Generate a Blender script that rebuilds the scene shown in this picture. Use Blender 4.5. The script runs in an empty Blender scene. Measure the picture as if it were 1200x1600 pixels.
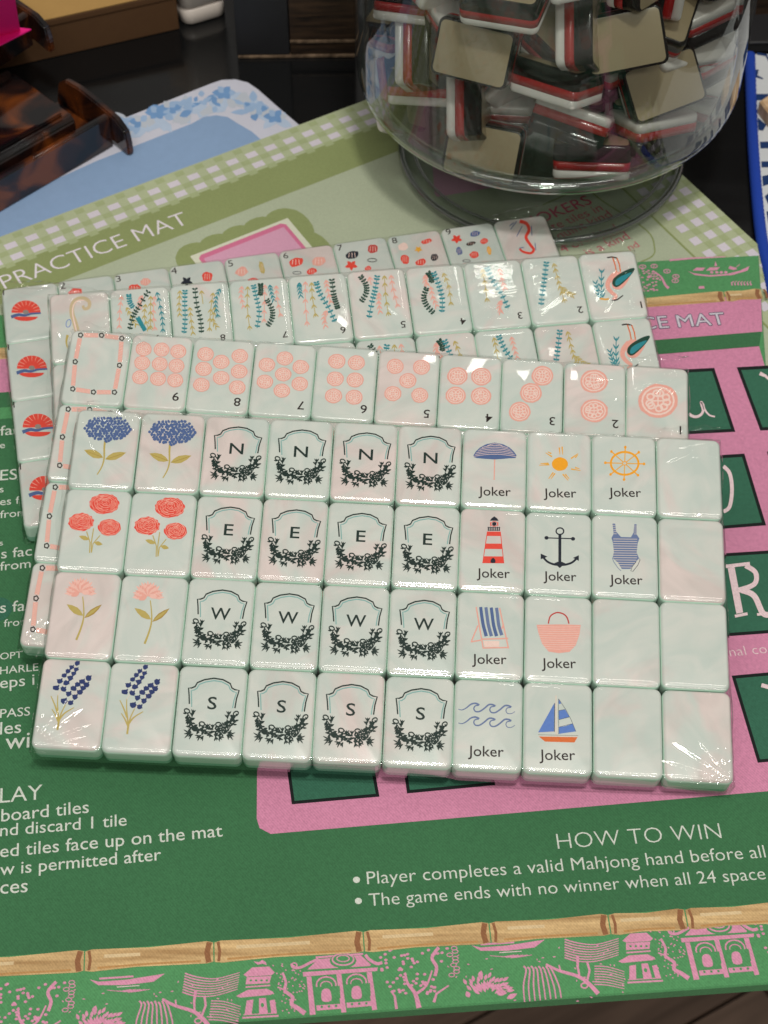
import bpy, bmesh, math, random
from mathutils import Vector, Matrix
random.seed(7)
D = bpy.data
SC = bpy.context.scene
COL = SC.collection

# ------------------------------------------------------------------ camera, world, lamps
F_PX, PITCH, HC = 2788.1, 0.882376, 0.504381      # focal length (px of a 1200x1600 frame), pitch down, height
cam_d = D.cameras.new('camera'); cam = D.objects.new('camera', cam_d); COL.objects.link(cam)
cam_d.sensor_fit = 'VERTICAL'; cam_d.sensor_height = 36.0
cam_d.lens = 36.0 * F_PX / 1600.0
cam.location = (0, 0, HC); cam.rotation_euler = (math.pi / 2 - PITCH, 0, 0)
cam_d.clip_start = 0.02; cam_d.clip_end = 50
cam_d.dof.use_dof = True; cam_d.dof.focus_distance = 0.60; cam_d.dof.aperture_fstop = 24
SC.camera = cam
world = D.worlds.new('World'); SC.world = world; world.use_nodes = True
world.node_tree.nodes['Background'].inputs[0].default_value = (1.0, 0.95, 0.88, 1)
world.node_tree.nodes['Background'].inputs[1].default_value = 0.26

SPOT_B = (0.285, 1.275, 1.736)
def lamp(name, loc, target, sx, sy, watt, col=(1, 0.955, 0.89)):
    l = D.lights.new(name, 'AREA'); l.shape = 'RECTANGLE'; l.size = sx; l.size_y = sy
    l.energy = watt; l.color = col
    o = D.objects.new(name, l); COL.objects.link(o); o.location = loc
    d = Vector(target) - Vector(loc)
    o.rotation_euler = d.to_track_quat('-Z', 'Y').to_euler()
    return o
lamp('ceiling_spot', (0.10, -0.05, 1.75), (0.0, 0.5, 0), 0.14, 0.14, 12.2)
lamp('fill_strip', (0.0, 0.02, 1.55), (0.0, 0.45, 0), 1.7, 0.07, 5.6)  # strip added for fill and long highlights on the bevels
lamp('ceiling_spot', SPOT_B, (0.0, 0.5, 0), 0.08, 0.08, 0.40)
lamp('fill_strip', (0.15, -1.45, 1.95), (0.0, 0.4, 0), 1.2, 0.06, 12.0)  # lamp added behind the camera to brighten the floor and tile fronts

SC.view_settings.view_transform = 'Standard'; SC.view_settings.look = 'None'
SC.view_settings.exposure = 0.0; SC.view_settings.gamma = 1.0; SC.view_settings.use_curve_mapping = False
SC.render.engine = 'CYCLES'
SC.cycles.use_denoising = True
SC.cycles.max_bounces = 6; SC.cycles.diffuse_bounces = 3; SC.cycles.glossy_bounces = 3; SC.cycles.transparent_max_bounces = 16; SC.cycles.transmission_bounces = 3
SC.cycles.caustics_reflective = False; SC.cycles.caustics_refractive = False
SC.cycles.sample_clamp_indirect = 4.0

# ------------------------------------------------------------------ helpers
CP, SP = math.cos(PITCH), math.sin(PITCH)
def ray(u, v):
    x, y = (u - 600) / F_PX, (v - 800) / F_PX
    return Vector((x, -SP * y + CP, -CP * y - SP))
def un(u, v, z=0.0):                       # a spot of the photograph laid down on the level z
    d = ray(u, v); s = (z - HC) / d.z
    return Vector((d.x * s, d.y * s, z))
def lin(c):
    c = c / 255.0
    return c / 12.92 if c <= 0.04045 else ((c + 0.055) / 1.055) ** 2.4
def rgb(r, g, b): return (lin(r), lin(g), lin(b), 1)

def tag(o, label=None, cat=None, group=None, kind=None):
    if label: o['label'] = label
    if cat: o['category'] = cat
    if group: o['group'] = group
    if kind: o['kind'] = kind
    return o
def link(name, me, parent=None, mats=None):
    o = D.objects.new(name, me); COL.objects.link(o)
    if parent is not None: o.parent = parent
    if mats and me is not None and not me.materials:
        for m in mats: me.materials.append(m)
    return o
def empty(name, loc=(0, 0, 0), mat=None):
    o = D.objects.new(name, None); COL.objects.link(o)
    o.empty_display_size = 0.01
    if mat is not None: o.matrix_world = mat
    else: o.location = loc
    return o
def mesh(name, vs, fs, mi=None, smooth=False):
    me = D.meshes.new(name); me.from_pydata([tuple(v) for v in vs], [], fs)
    if mi: me.polygons.foreach_set('material_index', mi)
    if smooth: me.polygons.foreach_set('use_smooth', [True] * len(me.polygons))
    me.update(); return me

def catmull(pts, n=6, closed=False):
    if len(pts) < 3: return list(pts)
    out = []; N = len(pts)
    rng = range(N) if closed else range(N - 1)
    for i in rng:
        p0 = pts[(i - 1) % N] if (closed or i > 0) else pts[0]
        p1 = pts[i]; p2 = pts[(i + 1) % N]
        p3 = pts[(i + 2) % N] if (closed or i + 2 < N) else pts[-1]
        for k in range(n):
            t = k / n
            out.append(tuple(0.5 * (2 * p1[j] + (p2[j] - p0[j]) * t + (2 * p0[j] - 5 * p1[j] + 4 * p2[j] - p3[j]) * t * t
                       + (3 * p1[j] - p0[j] - 3 * p2[j] + p3[j]) * t ** 3) for j in (0, 1)))
    if not closed: out.append(tuple(pts[-1]))
    return out

# ---- text outlines (Blender's own font, no file)
_tc = {}
def glyphs(s, off=0.0):
    if (s, off) in _tc: return _tc[(s, off)]
    c = D.curves.new('lettering', 'FONT'); c.body = s; c.size = 1.0; c.resolution_u = 3; c.offset = off; c.fill_mode = 'FRONT'
    o = D.objects.new('lettering', c); COL.objects.link(o)
    dg = bpy.context.evaluated_depsgraph_get()
    me = D.meshes.new_from_object(o.evaluated_get(dg))
    vs = [(v.co.x, v.co.y) for v in me.vertices]; fs = [tuple(p.vertices) for p in me.polygons]
    D.objects.remove(o); D.curves.remove(c); D.meshes.remove(me)
    _tc[(s, off)] = (vs, fs); return vs, fs

class Print:
    """flat printed / painted shapes; conv turns drawing coordinates into metres on the surface"""
    def __init__(self, conv, dz=3e-6, z0=0.0):
        self.conv = conv; self.V = []; self.Fc = []; self.M = []; self.layer = 0; self.dz = dz; self.z0 = z0
        self.mats = []
    def mi(self, m):
        if m not in self.mats: self.mats.append(m)
        return self.mats.index(m)
    def _add(self, xy, faces, m):
        self.layer += 1; z = self.z0 + self.layer * self.dz
        b = len(self.V); self.V += [(x, y, z) for x, y in xy]; k = self.mi(m)
        for f in faces:
            a = sum(xy[f[i]][0] * xy[f[(i + 1) % len(f)]][1] - xy[f[(i + 1) % len(f)]][0] * xy[f[i]][1] for i in range(len(f)))
            f = f if a >= 0 else f[::-1]
            self.Fc.append([b + i for i in f]); self.M.append(k)
    def poly(self, pts, m, smooth=0):
        if smooth: pts = catmull(pts, smooth, True)
        self._add([self.conv(*p) for p in pts], [list(range(len(pts)))], m)
    def stroke(self, pts, w, m, w1=None, smooth=0, closed=False):
        if smooth: pts = catmull(pts, smooth, closed)
        n = len(pts); w1 = w if w1 is None else w1
        if closed: pts = list(pts) + [pts[0]]; n += 1
        L, R = [], []
        for i, p in enumerate(pts):
            if closed: a, b = pts[(i - 1) if i > 0 else n - 2], pts[(i + 1) if i < n - 1 else 1]
            else: a, b = pts[max(i - 1, 0)], pts[min(i + 1, n - 1)]
            dx, dy = b[0] - a[0], b[1] - a[1]; l = math.hypot(dx, dy) or 1
            k = (w + (w1 - w) * i / max(n - 1, 1)) / 2
            L.append((p[0] - dy / l * k, p[1] + dx / l * k)); R.append((p[0] + dy / l * k, p[1] - dx / l * k))
        self._add([self.conv(*p) for p in L + R], [[i, i + 1, n + i + 1, n + i] for i in range(n - 1)], m)
    def ell(self, cx, cy, rx, ry, m, rot=0, n=16, wob=0, a0=0, a1=360):
        c, s = math.cos(math.radians(rot)), math.sin(math.radians(rot)); pts = []
        full = (a1 - a0) >= 360
        for i in range(n if full else n + 1):
            t = math.radians(a0 + (a1 - a0) * i / n); k = 1 + random.uniform(-wob, wob)
            x, y = rx * k * math.cos(t), ry * k * math.sin(t)
            pts.append((cx + x * c - y * s, cy + x * s + y * c))
        self.poly(pts, m)
    def ring(self, cx, cy, rx, ry, w, m, n=20, rot=0):
        c, s = math.cos(math.radians(rot)), math.sin(math.radians(rot))
        pts = [(cx + rx * math.cos(t) * c - ry * math.sin(t) * s, cy + rx * math.cos(t) * s + ry * math.sin(t) * c)
               for t in [2 * math.pi * i / n for i in range(n)]]
        self.stroke(pts, w, m, closed=True)
    def leaf(self, x0, y0, x1, y1, w, m, fat=0.45):
        dx, dy = x1 - x0, y1 - y0; l = math.hypot(dx, dy) or 1; nx, ny = -dy / l, dx / l
        P = lambda t, k: (x0 + dx * t + nx * w * k, y0 + dy * t + ny * w * k)
        self.poly([P(0, 0), P(.2, .33), P(fat, .5), P(.75, .33), P(1, 0), P(.75, -.33), P(fat, -.5), P(.2, -.33)], m)
    def text(self, s, p0, p1, m, off=0.0, ysc=1.0):
        vs, fs = glyphs(s, off)
        x0, x1 = min(v[0] for v in vs), max(v[0] for v in vs)
        A, B = Vector(self.conv(*p0)), Vector(self.conv(*p1)); d = B - A; k = d.length / (x1 - x0); d.normalize()
        u = Vector((-d.y, d.x))
        self._add([tuple(A + d * ((x - x0) * k) + u * (y * k * ysc)) for x, y in vs], [list(f) for f in fs], m)
    def ctext(self, s, c, cap, m, flip=False, off=0.0, xs=1.0, rot=0.0):
        """letter centred at c, capital height cap (drawing px down the tile), upright in the surface's own axes"""
        vs, fs = glyphs(s, off)
        x0, x1 = min(v[0] for v in vs), max(v[0] for v in vs)
        C = Vector(self.conv(*c)); k = (Vector(self.conv(c[0], c[1] - cap / 2)) - Vector(self.conv(c[0], c[1] + cap / 2))).length / 0.73
        sg = -1 if flip else 1
        cr, sr = math.cos(rot), math.sin(rot)
        out = []
        for x, y in vs:
            X, Y = sg * (x - (x0 + x1) / 2) * k * xs, sg * (y - 0.365) * k
            out.append((C.x + X * cr - Y * sr, C.y + X * sr + Y * cr))
        self._add(out, [list(f) for f in fs], m)
    def mesh(self, name):
        me = mesh(name, self.V, self.Fc, self.M)
        for m in self.mats: me.materials.append(m)
        return me
    def build(self, name, parent=None):
        return link(name, self.mesh(name), parent)
def Zw(ox, oy, s): return lambda x, y: (ox + x / s, oy + y / s)

# ------------------------------------------------------------------ materials
def nodes(name):
    m = D.materials.new(name); m.use_nodes = True; nt = m.node_tree
    return m, nt, nt.nodes['Principled BSDF'], nt.nodes, nt.links
def simple(name, col, rough=0.5, spec=0.5, coat=0.0, metal=0.0, var=0.0, vscale=200):
    m, nt, b, N, L = nodes(name)
    b.inputs['Base Color'].default_value = col; b.inputs['Roughness'].default_value = rough
    b.inputs['Specular IOR Level'].default_value = spec; b.inputs['Coat Weight'].default_value = coat
    b.inputs['Coat Roughness'].default_value = 0.08; b.inputs['Metallic'].default_value = metal
    if var:
        tc = N.new('ShaderNodeTexCoord'); nz = N.new('ShaderNodeTexNoise'); nz.inputs['Scale'].default_value = vscale
        nz.inputs['Detail'].default_value = 4; L.new(tc.outputs['Object'], nz.inputs['Vector'])
        mr = N.new('ShaderNodeMapRange'); mr.inputs['To Min'].default_value = 1 - var; mr.inputs['To Max'].default_value = 1 + var
        L.new(nz.outputs['Fac'], mr.inputs['Value'])
        mx = N.new('ShaderNodeVectorMath'); mx.operation = 'SCALE'; mx.inputs[0].default_value = col[:3]
        L.new(mr.outputs[0], mx.inputs['Scale']); L.new(mx.outputs[0], b.inputs['Base Color'])
    return m
_fm = {}
def fabric(name, col, amt=0.16, rough=0.85):
    """printed woven cloth: the weave modulates colour and relief"""
    if name in _fm: return _fm[name]
    m, nt, b, N, L = nodes(name)
    tc = N.new('ShaderNodeTexCoord'); mp = N.new('ShaderNodeMapping'); mp.inputs['Rotation'].default_value = (0, 0, math.radians(4.3))
    L.new(tc.outputs['Object'], mp.inputs['Vector'])
    w1 = N.new('ShaderNodeTexWave'); w1.bands_direction = 'DIAGONAL'; w1.inputs['Scale'].default_value = 560; w1.inputs['Distortion'].default_value = 1.5
    w1.inputs['Detail'].default_value = 1; w1.inputs['Detail Scale'].default_value = 3
    L.new(mp.outputs[0], w1.inputs['Vector'])
    w2 = N.new('ShaderNodeTexWave'); w2.bands_direction = 'X'; w2.inputs['Scale'].default_value = 700; w2.inputs['Distortion'].default_value = 1.0
    L.new(mp.outputs[0], w2.inputs['Vector'])
    nz = N.new('ShaderNodeTexNoise'); nz.inputs['Scale'].default_value = 1300; nz.inputs['Detail'].default_value = 2
    L.new(mp.outputs[0], nz.inputs['Vector'])
    big = N.new('ShaderNodeTexNoise'); big.inputs['Scale'].default_value = 18; big.inputs['Detail'].default_value = 4
    L.new(mp.outputs[0], big.inputs['Vector'])
    a = N.new('ShaderNodeMath'); a.operation = 'MULTIPLY_ADD'; a.inputs[1].default_value = 0.25
    L.new(w1.outputs['Fac'], a.inputs[0])
    a2 = N.new('ShaderNodeMath'); a2.operation = 'MULTIPLY_ADD'; a2.inputs[1].default_value = 0.2; L.new(w2.outputs['Fac'], a2.inputs[0])
    a3 = N.new('ShaderNodeMath'); a3.operation = 'MULTIPLY'; a3.inputs[1].default_value = 1.0; L.new(nz.outputs['Fac'], a3.inputs[0])
    L.new(a3.outputs[0], a2.inputs[2]); L.new(a2.outputs[0], a.inputs[2])
    mr = N.new('ShaderNodeMapRange'); mr.inputs['From Min'].default_value = 0.4; mr.inputs['From Max'].default_value = 1.05
    mr.inputs['To Min'].default_value = 1 - amt; mr.inputs['To Max'].default_value = 1 + amt * 1.15
    L.new(a.outputs[0], mr.inputs['Value'])
    mb = N.new('ShaderNodeMapRange'); mb.inputs['To Min'].default_value = 0.88; mb.inputs['To Max'].default_value = 1.12
    L.new(big.outputs['Fac'], mb.inputs['Value'])
    mu = N.new('ShaderNodeMath'); mu.operation = 'MULTIPLY'; L.new(mr.outputs[0], mu.inputs[0]); L.new(mb.outputs[0], mu.inputs[1])
    vs = N.new('ShaderNodeVectorMath'); vs.operation = 'SCALE'; vs.inputs[0].default_value = col[:3]
    L.new(mu.outputs[0], vs.inputs['Scale']); L.new(vs.outputs[0], b.inputs['Base Color'])
    b.inputs['Roughness'].default_value = rough; b.inputs['Specular IOR Level'].default_value = 0.25
    b.inputs['Sheen Weight'].default_value = 0.08
    bp = N.new('ShaderNodeBump'); bp.inputs['Strength'].default_value = 0.35; bp.inputs['Distance'].default_value = 0.0002
    L.new(a.outputs[0], bp.inputs['Height']); L.new(bp.outputs[0], b.inputs['Normal'])
    _fm[name] = m; return m

def pearl_material():
    m, nt, b, N, L = nodes('mother_of_pearl')
    tc = N.new('ShaderNodeTexCoord'); oi = N.new('ShaderNodeObjectInfo')
    sc = N.new('ShaderNodeMath'); sc.operation = 'MULTIPLY'; sc.inputs[1].default_value = 37.0; L.new(oi.outputs['Random'], sc.inputs[0])
    rt = N.new('ShaderNodeVectorRotate'); rt.rotation_type = 'Z_AXIS'
    L.new(tc.outputs['Object'], rt.inputs['Vector']); L.new(sc.outputs[0], rt.inputs['Angle'])
    cx = N.new('ShaderNodeCombineXYZ'); L.new(sc.outputs[0], cx.inputs[0]); L.new(sc.outputs[0], cx.inputs[2])
    ad = N.new('ShaderNodeVectorMath'); ad.operation = 'ADD'; L.new(rt.outputs[0], ad.inputs[0]); L.new(cx.outputs[0], ad.inputs[1])
    mp = N.new('ShaderNodeMapping'); mp.inputs['Scale'].default_value = (1, 1.7, 0.3); L.new(ad.outputs[0], mp.inputs['Vector'])
    n1 = N.new('ShaderNodeTexNoise'); n1.inputs['Scale'].default_value = 38; n1.inputs['Detail'].default_value = 3; n1.inputs['Distortion'].default_value = 0.9
    L.new(mp.outputs[0], n1.inputs['Vector'])
    n2 = N.new('ShaderNodeTexNoise'); n2.inputs['Scale'].default_value = 52; n2.inputs['Detail'].default_value = 3.2; n2.inputs['Distortion'].default_value = 1.3
    L.new(mp.outputs[0], n2.inputs['Vector'])
    # pink share differs from tile to tile
    r2 = N.new('ShaderNodeMath'); r2.operation = 'MULTIPLY'; r2.inputs[1].default_value = 13.7; L.new(oi.outputs['Random'], r2.inputs[0])
    fr = N.new('ShaderNodeMath'); fr.operation = 'FRACT'; L.new(r2.outputs[0], fr.inputs[0])
    lo = N.new('ShaderNodeMapRange'); lo.inputs['To Min'].default_value = 0.60; lo.inputs['To Max'].default_value = 0.30; L.new(fr.outputs[0], lo.inputs['Value'])
    hi = N.new('ShaderNodeMath'); hi.operation = 'ADD'; hi.inputs[1].default_value = 0.30; L.new(lo.outputs[0], hi.inputs[0])
    pk = N.new('ShaderNodeMapRange'); pk.interpolation_type = 'SMOOTHSTEP'
    L.new(n1.outputs['Fac'], pk.inputs['Value']); L.new(lo.outputs[0], pk.inputs['From Min']); L.new(hi.outputs[0], pk.inputs['From Max'])
    c1 = N.new('ShaderNodeValToRGB'); e = c1.color_ramp
    e.elements[0].position = 0.34; e.elements[0].color = (0.600, 0.680, 0.632, 1)
    e.elements[1].position = 0.66; e.elements[1].color = (0.708, 0.740, 0.690, 1)
    L.new(n2.outputs['Fac'], c1.inputs['Fac'])
    c2 = N.new('ShaderNodeValToRGB'); e = c2.color_ramp
    e.elements[0].position = 0.34; e.elements[0].color = (0.685, 0.600, 0.570, 1)
    e.elements[1].position = 0.66; e.elements[1].color = (0.810, 0.695, 0.665, 1)
    L.new(n2.outputs['Fac'], c2.inputs['Fac'])
    mx = N.new('ShaderNodeMixRGB'); L.new(pk.outputs[0], mx.inputs[0]); L.new(c1.outputs[0], mx.inputs[1]); L.new(c2.outputs[0], mx.inputs[2])
    L.new(mx.outputs[0], b.inputs['Base Color'])
    b.inputs['Roughness'].default_value = 0.28; b.inputs['Specular IOR Level'].default_value = 0.5
    b.inputs['Coat Weight'].default_value = 1.0; b.inputs['Coat Roughness'].default_value = 0.03
    # nacre layers shimmer: relief of the streaks tilts the gloss a little
    bp = N.new('ShaderNodeBump'); bp.inputs['Strength'].default_value = 0.05; bp.inputs['Distance'].default_value = 0.0006
    L.new(n2.outputs['Fac'], bp.inputs['Height']); L.new(bp.outputs[0], b.inputs['Normal'])
    return m

def thin_clear(name, tint, f0, rough=0.02, bump=None, power=5.0):
    """clear sheet: lets light straight through and mirrors more at a glancing angle (Schlick)"""
    m = D.materials.new(name); m.use_nodes = True; nt = m.node_tree; N, L = nt.nodes, nt.links
    N.remove(N['Principled BSDF']); out = N['Material Output']
    tr = N.new('ShaderNodeBsdfTransparent'); tr.inputs[0].default_value = tint
    gl = N.new('ShaderNodeBsdfGlossy'); gl.inputs['Roughness'].default_value = rough; gl.inputs['Color'].default_value = (1, 1, 1, 1)
    lw = N.new('ShaderNodeLayerWeight')
    pw = N.new('ShaderNodeMath'); pw.operation = 'POWER'; pw.inputs[1].default_value = power; L.new(lw.outputs['Facing'], pw.inputs[0])
    ma = N.new('ShaderNodeMath'); ma.operation = 'MULTIPLY_ADD'; ma.inputs[1].default_value = 1 - f0; ma.inputs[2].default_value = f0
    L.new(pw.outputs[0], ma.inputs[0])
    mx = N.new('ShaderNodeMixShader'); L.new(ma.outputs[0], mx.inputs[0]); L.new(tr.outputs[0], mx.inputs[1]); L.new(gl.outputs[0], mx.inputs[2])
    L.new(mx.outputs[0], out.inputs['Surface'])
    if bump:
        tc = N.new('ShaderNodeTexCoord'); nz = N.new('ShaderNodeTexNoise'); nz.inputs['Scale'].default_value = bump[0]; nz.inputs['Detail'].default_value = 3
        nz.inputs['Distortion'].default_value = 1.0
        mp = N.new('ShaderNodeMapping'); mp.inputs['Scale'].default_value = (1, 2.5, 1); L.new(tc.outputs['Object'], mp.inputs['Vector'])
        L.new(mp.outputs[0], nz.inputs['Vector'])
        bp = N.new('ShaderNodeBump'); bp.inputs['Strength'].default_value = bump[1]; bp.inputs['Distance'].default_value = bump[2]
        L.new(nz.outputs['Fac'], bp.inputs['Height']); L.new(bp.outputs[0], gl.inputs['Normal'])
    return m

def tortoise_material():
    m, nt, b, N, L = nodes('tortoiseshell_acrylic')
    tc = N.new('ShaderNodeTexCoord')
    n1 = N.new('ShaderNodeTexNoise'); n1.inputs['Scale'].default_value = 48; n1.inputs['Detail'].default_value = 2.0; n1.inputs['Distortion'].default_value = 0.8
    L.new(tc.outputs['Object'], n1.inputs['Vector'])
    cr = N.new('ShaderNodeValToRGB'); e = cr.color_ramp
    e.elements[0].position = 0.40; e.elements[0].color = (0.006, 0.005, 0.006, 1)
    e.elements[1].position = 0.68; e.elements[1].color = (0.20, 0.052, 0.010, 1)
    x = e.elements.new(0.50); x.color = (0.028, 0.010, 0.007, 1)
    L.new(n1.outputs['Fac'], cr.inputs['Fac']); L.new(cr.outputs[0], b.inputs['Base Color'])
    b.inputs['Roughness'].default_value = 0.10; b.inputs['Coat Weight'].default_value = 0.4; b.inputs['Coat Roughness'].default_value = 0.03
    b.inputs['Transmission Weight'].default_value = 0.12
    return m
def wood_material(name, c0, c1, scale=(3, 60, 60), rough=0.6, spec=0.3):
    m, nt, b, N, L = nodes(name)
    tc = N.new('ShaderNodeTexCoord'); mp = N.new('ShaderNodeMapping'); mp.inputs['Scale'].default_value = scale
    L.new(tc.outputs['Object'], mp.inputs['Vector'])
    n1 = N.new('ShaderNodeTexNoise'); n1.inputs['Scale'].default_value = 4; n1.inputs['Detail'].default_value = 7; n1.inputs['Distortion'].default_value = 0.5
    L.new(mp.outputs[0], n1.inputs['Vector'])
    cr = N.new('ShaderNodeValToRGB'); e = cr.color_ramp
    e.elements[0].position = 0.32; e.elements[0].color = c0; e.elements[1].position = 0.68; e.elements[1].color = c1
    L.new(n1.outputs['Fac'], cr.inputs['Fac']); L.new(cr.outputs[0], b.inputs['Base Color'])
    b.inputs['Roughness'].default_value = rough; b.inputs['Specular IOR Level'].default_value = spec
    bp = N.new('ShaderNodeBump'); bp.inputs['Strength'].default_value = 0.3; bp.inputs['Distance'].default_value = 0.0004
    L.new(n1.outputs['Fac'], bp.inputs['Height']); L.new(bp.outputs[0], b.inputs['Normal'])
    return m
def table_material():
    m, nt, b, N, L = nodes('black_glass_tabletop')
    b.inputs['Base Color'].default_value = (0.006, 0.0065, 0.007, 1)
    tc = N.new('ShaderNodeTexCoord'); mp = N.new('ShaderNodeMapping'); mp.inputs['Rotation'].default_value = (0, 0, 0.5); mp.inputs['Scale'].default_value = (6, 22, 1)
    L.new(tc.outputs['Object'], mp.inputs['Vector'])
    n1 = N.new('ShaderNodeTexNoise'); n1.inputs['Scale'].default_value = 1.6; n1.inputs['Detail'].default_value = 6; L.new(mp.outputs[0], n1.inputs['Vector'])
    mr = N.new('ShaderNodeMapRange'); mr.inputs['From Min'].default_value = 0.45; mr.inputs['From Max'].default_value = 0.75
    mr.inputs['To Min'].default_value = 0.10; mr.inputs['To Max'].default_value = 0.34; L.new(n1.outputs['Fac'], mr.inputs['Value'])
    L.new(mr.outputs[0], b.inputs['Roughness'])
    return m

PEARL = pearl_material()
JADE = simple('jade_green_back', (0.30, 0.58, 0.44, 1), 0.25, 0.5, 0.3, var=0.08, vscale=150)
MINT = simple('pale_mint_resin', (0.66, 0.86, 0.745, 1), 0.22, 0.5, 0.8, var=0.05, vscale=150)
FILM = thin_clear('shrink_wrap_film', (0.985, 0.99, 0.985, 1), 0.038, 0.022, bump=(45, 0.07, 0.0009), power=4.5)
GLASS = thin_clear('clear_glass', (0.865, 0.885, 0.875, 1), 0.04, 0.012, power=4.6)
GLASS_EDGE = thin_clear('edge_refraction_tint', (0.52, 0.57, 0.54, 1), 0.18, 0.03, power=2.5)  # dark tint stands for light bent away in the thick edge
GLASS_BASE = thin_clear('base_refraction_tint', (0.72, 0.78, 0.74, 1), 0.16, 0.03, power=2.5)  # tint and gloss stand for the bright line refracted in the base
def paint(name, c, rough=0.4):
    m = simple(name, c, rough, 0.2, 0.18, var=0.10, vscale=900); N, L = m.node_tree.nodes, m.node_tree.links
    nz = next(n for n in N if n.type == 'TEX_NOISE'); bp = N.new('ShaderNodeBump'); bp.inputs['Strength'].default_value = 0.35; bp.inputs['Distance'].default_value = 0.0003
    L.new(nz.outputs['Fac'], bp.inputs['Height']); L.new(bp.outputs[0], N['Principled BSDF'].inputs['Normal']); L.new(bp.outputs[0], N['Principled BSDF'].inputs['Coat Normal'])
    return m
NAVY = paint('navy_paint', rgb(34, 52, 108)); BLUE = paint('dusty_blue_paint', rgb(80, 104, 154)); LBLUE = paint('light_blue_paint', rgb(92, 130, 205))
SLATE = paint('slate_blue_paint', rgb(106, 124, 166)); CORAL = paint('coral_paint', rgb(236, 74, 58)); DCORAL = paint('pale_coral_line', rgb(248, 190, 172))
PINK = paint('pink_paint', rgb(240, 172, 158)); PPINK = paint('pale_pink_line', rgb(246, 216, 206)); GOLD = paint('gold_paint', rgb(192, 172, 96)); DGOLD = paint('dark_gold_paint', rgb(172, 140, 62))
INK = paint('black_green_ink', rgb(12, 42, 36)); TEALL = paint('pale_teal_line', rgb(134, 182, 178)); TEAL = paint('teal_paint', rgb(40, 140, 152)); DGRN = paint('dark_green_paint', rgb(18, 66, 52))
BROWN = paint('brown_ink', rgb(40, 28, 26)); YEL = paint('yellow_paint', rgb(250, 170, 28)); YEL2 = paint('amber_paint', rgb(240, 176, 60)); ORANGE = paint('orange_paint', rgb(226, 112, 48))
RED = paint('red_paint', rgb(196, 62, 56)); BLACKN = paint('navy_black_paint', rgb(18, 28, 44)); CREAM = paint('cream_paint', rgb(226, 214, 200)); TAUPE = paint('taupe_paint', rgb(150, 140, 132))
PINK2 = paint('light_pink_paint', rgb(246, 194, 182)); STONE = paint('beige_gold_paint', rgb(206, 186, 150))

# ------------------------------------------------------------------ rounded solids
def rrect(w, h, r, seg=5):
    pts = []
    for cx, cy, a0 in ((w / 2 - r, h / 2 - r, 0), (-w / 2 + r, h / 2 - r, 90), (-w / 2 + r, -h / 2 + r, 180), (w / 2 - r, -h / 2 + r, 270)):
        for i in range(seg + 1):
            a = math.radians(a0 + 90 * i / seg); pts.append((cx + r * math.cos(a), cy + r * math.sin(a)))
    return pts
def lofted(name, w, h, rc, prof, matfn=None, seg=5, cap0=True, cap1=True):
    """prof: (z, inset) from the top down"""
    V, Fc, M = [], [], []; n = 4 * (seg + 1)
    for z, ins in prof:
        V += [(x, y, z) for x, y in rrect(w - 2 * ins, h - 2 * ins, max(rc - ins * 0.75, 0.0003), seg)]
    for k in range(len(prof) - 1):
        for i in range(n):
            j = (i + 1) % n; Fc.append([k * n + i, (k + 1) * n + i, (k + 1) * n + j, k * n + j]); M.append(matfn(k) if matfn else 0)
    if cap0: Fc.append(list(range(n))); M.append(matfn(-1) if matfn else 0)
    if cap1: Fc.append([(len(prof) - 1) * n + i for i in range(n)][::-1]); M.append(matfn(len(prof) - 2) if matfn else 0)
    me = mesh(name, V, Fc, M, True)
    return me
def bevel_prof(t, rt, rb, mids=(), n=4):
    p = [(-rt * (1 - math.cos(a)), rt * (1 - math.sin(a))) for a in [math.pi / 2 * i / n for i in range(n + 1)]]
    p += [(-m, 0.0) for m in mids]
    p += [(-t + rb * (1 - math.sin(a)), rb * (1 - math.cos(a))) for a in [math.pi / 2 * i / n for i in range(n + 1)]]
    return p
def box_mesh(name, x0, x1, y0, y1, z0, z1, bev=0.0006):
    bm = bmesh.new(); bmesh.ops.create_cube(bm, size=1)
    for v in bm.verts:
        v.co = ((x0 + x1) / 2 + v.co.x * (x1 - x0), (y0 + y1) / 2 + v.co.y * (y1 - y0), (z0 + z1) / 2 + v.co.z * (z1 - z0))
    if bev: bmesh.ops.bevel(bm, geom=list(bm.edges), offset=bev, segments=2, affect='EDGES', profile=0.6)
    me = D.meshes.new(name); bm.to_mesh(me); bm.free()
    return me
def prism(name, pts, z0, z1, bev=0.0):
    """plan outline extruded, top edge eased"""
    a = sum(pts[i][0] * pts[(i + 1) % len(pts)][1] - pts[(i + 1) % len(pts)][0] * pts[i][1] for i in range(len(pts)))
    if a < 0: pts = pts[::-1]
    n = len(pts); V = []
    def inset(d):
        out = []
        for i in range(n):
            p, q, r = Vector(pts[i - 1]), Vector(pts[i]), Vector(pts[(i + 1) % n])
            d1, d2 = (q - p).normalized(), (r - q).normalized()
            nn = Vector((-d1.y - d2.y, d1.x + d2.x)); l = nn.length or 1; nn /= l
            out.append(q + nn * d)
        return out
    rings = [(z0, 0), (z1 - bev, 0), (z1, bev)] if bev else [(z0, 0), (z1, 0)]
    for z, d in rings: V += [(p[0], p[1], z) for p in (inset(d) if d else pts)]
    Fc = [[k * n + i, k * n + (i + 1) % n, (k + 1) * n + (i + 1) % n, (k + 1) * n + i] for k in range(len(rings) - 1) for i in range(n)]
    Fc.append([(len(rings) - 1) * n + i for i in range(n)]); Fc.append(list(range(n))[::-1])
    return mesh(name, V, Fc)
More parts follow.
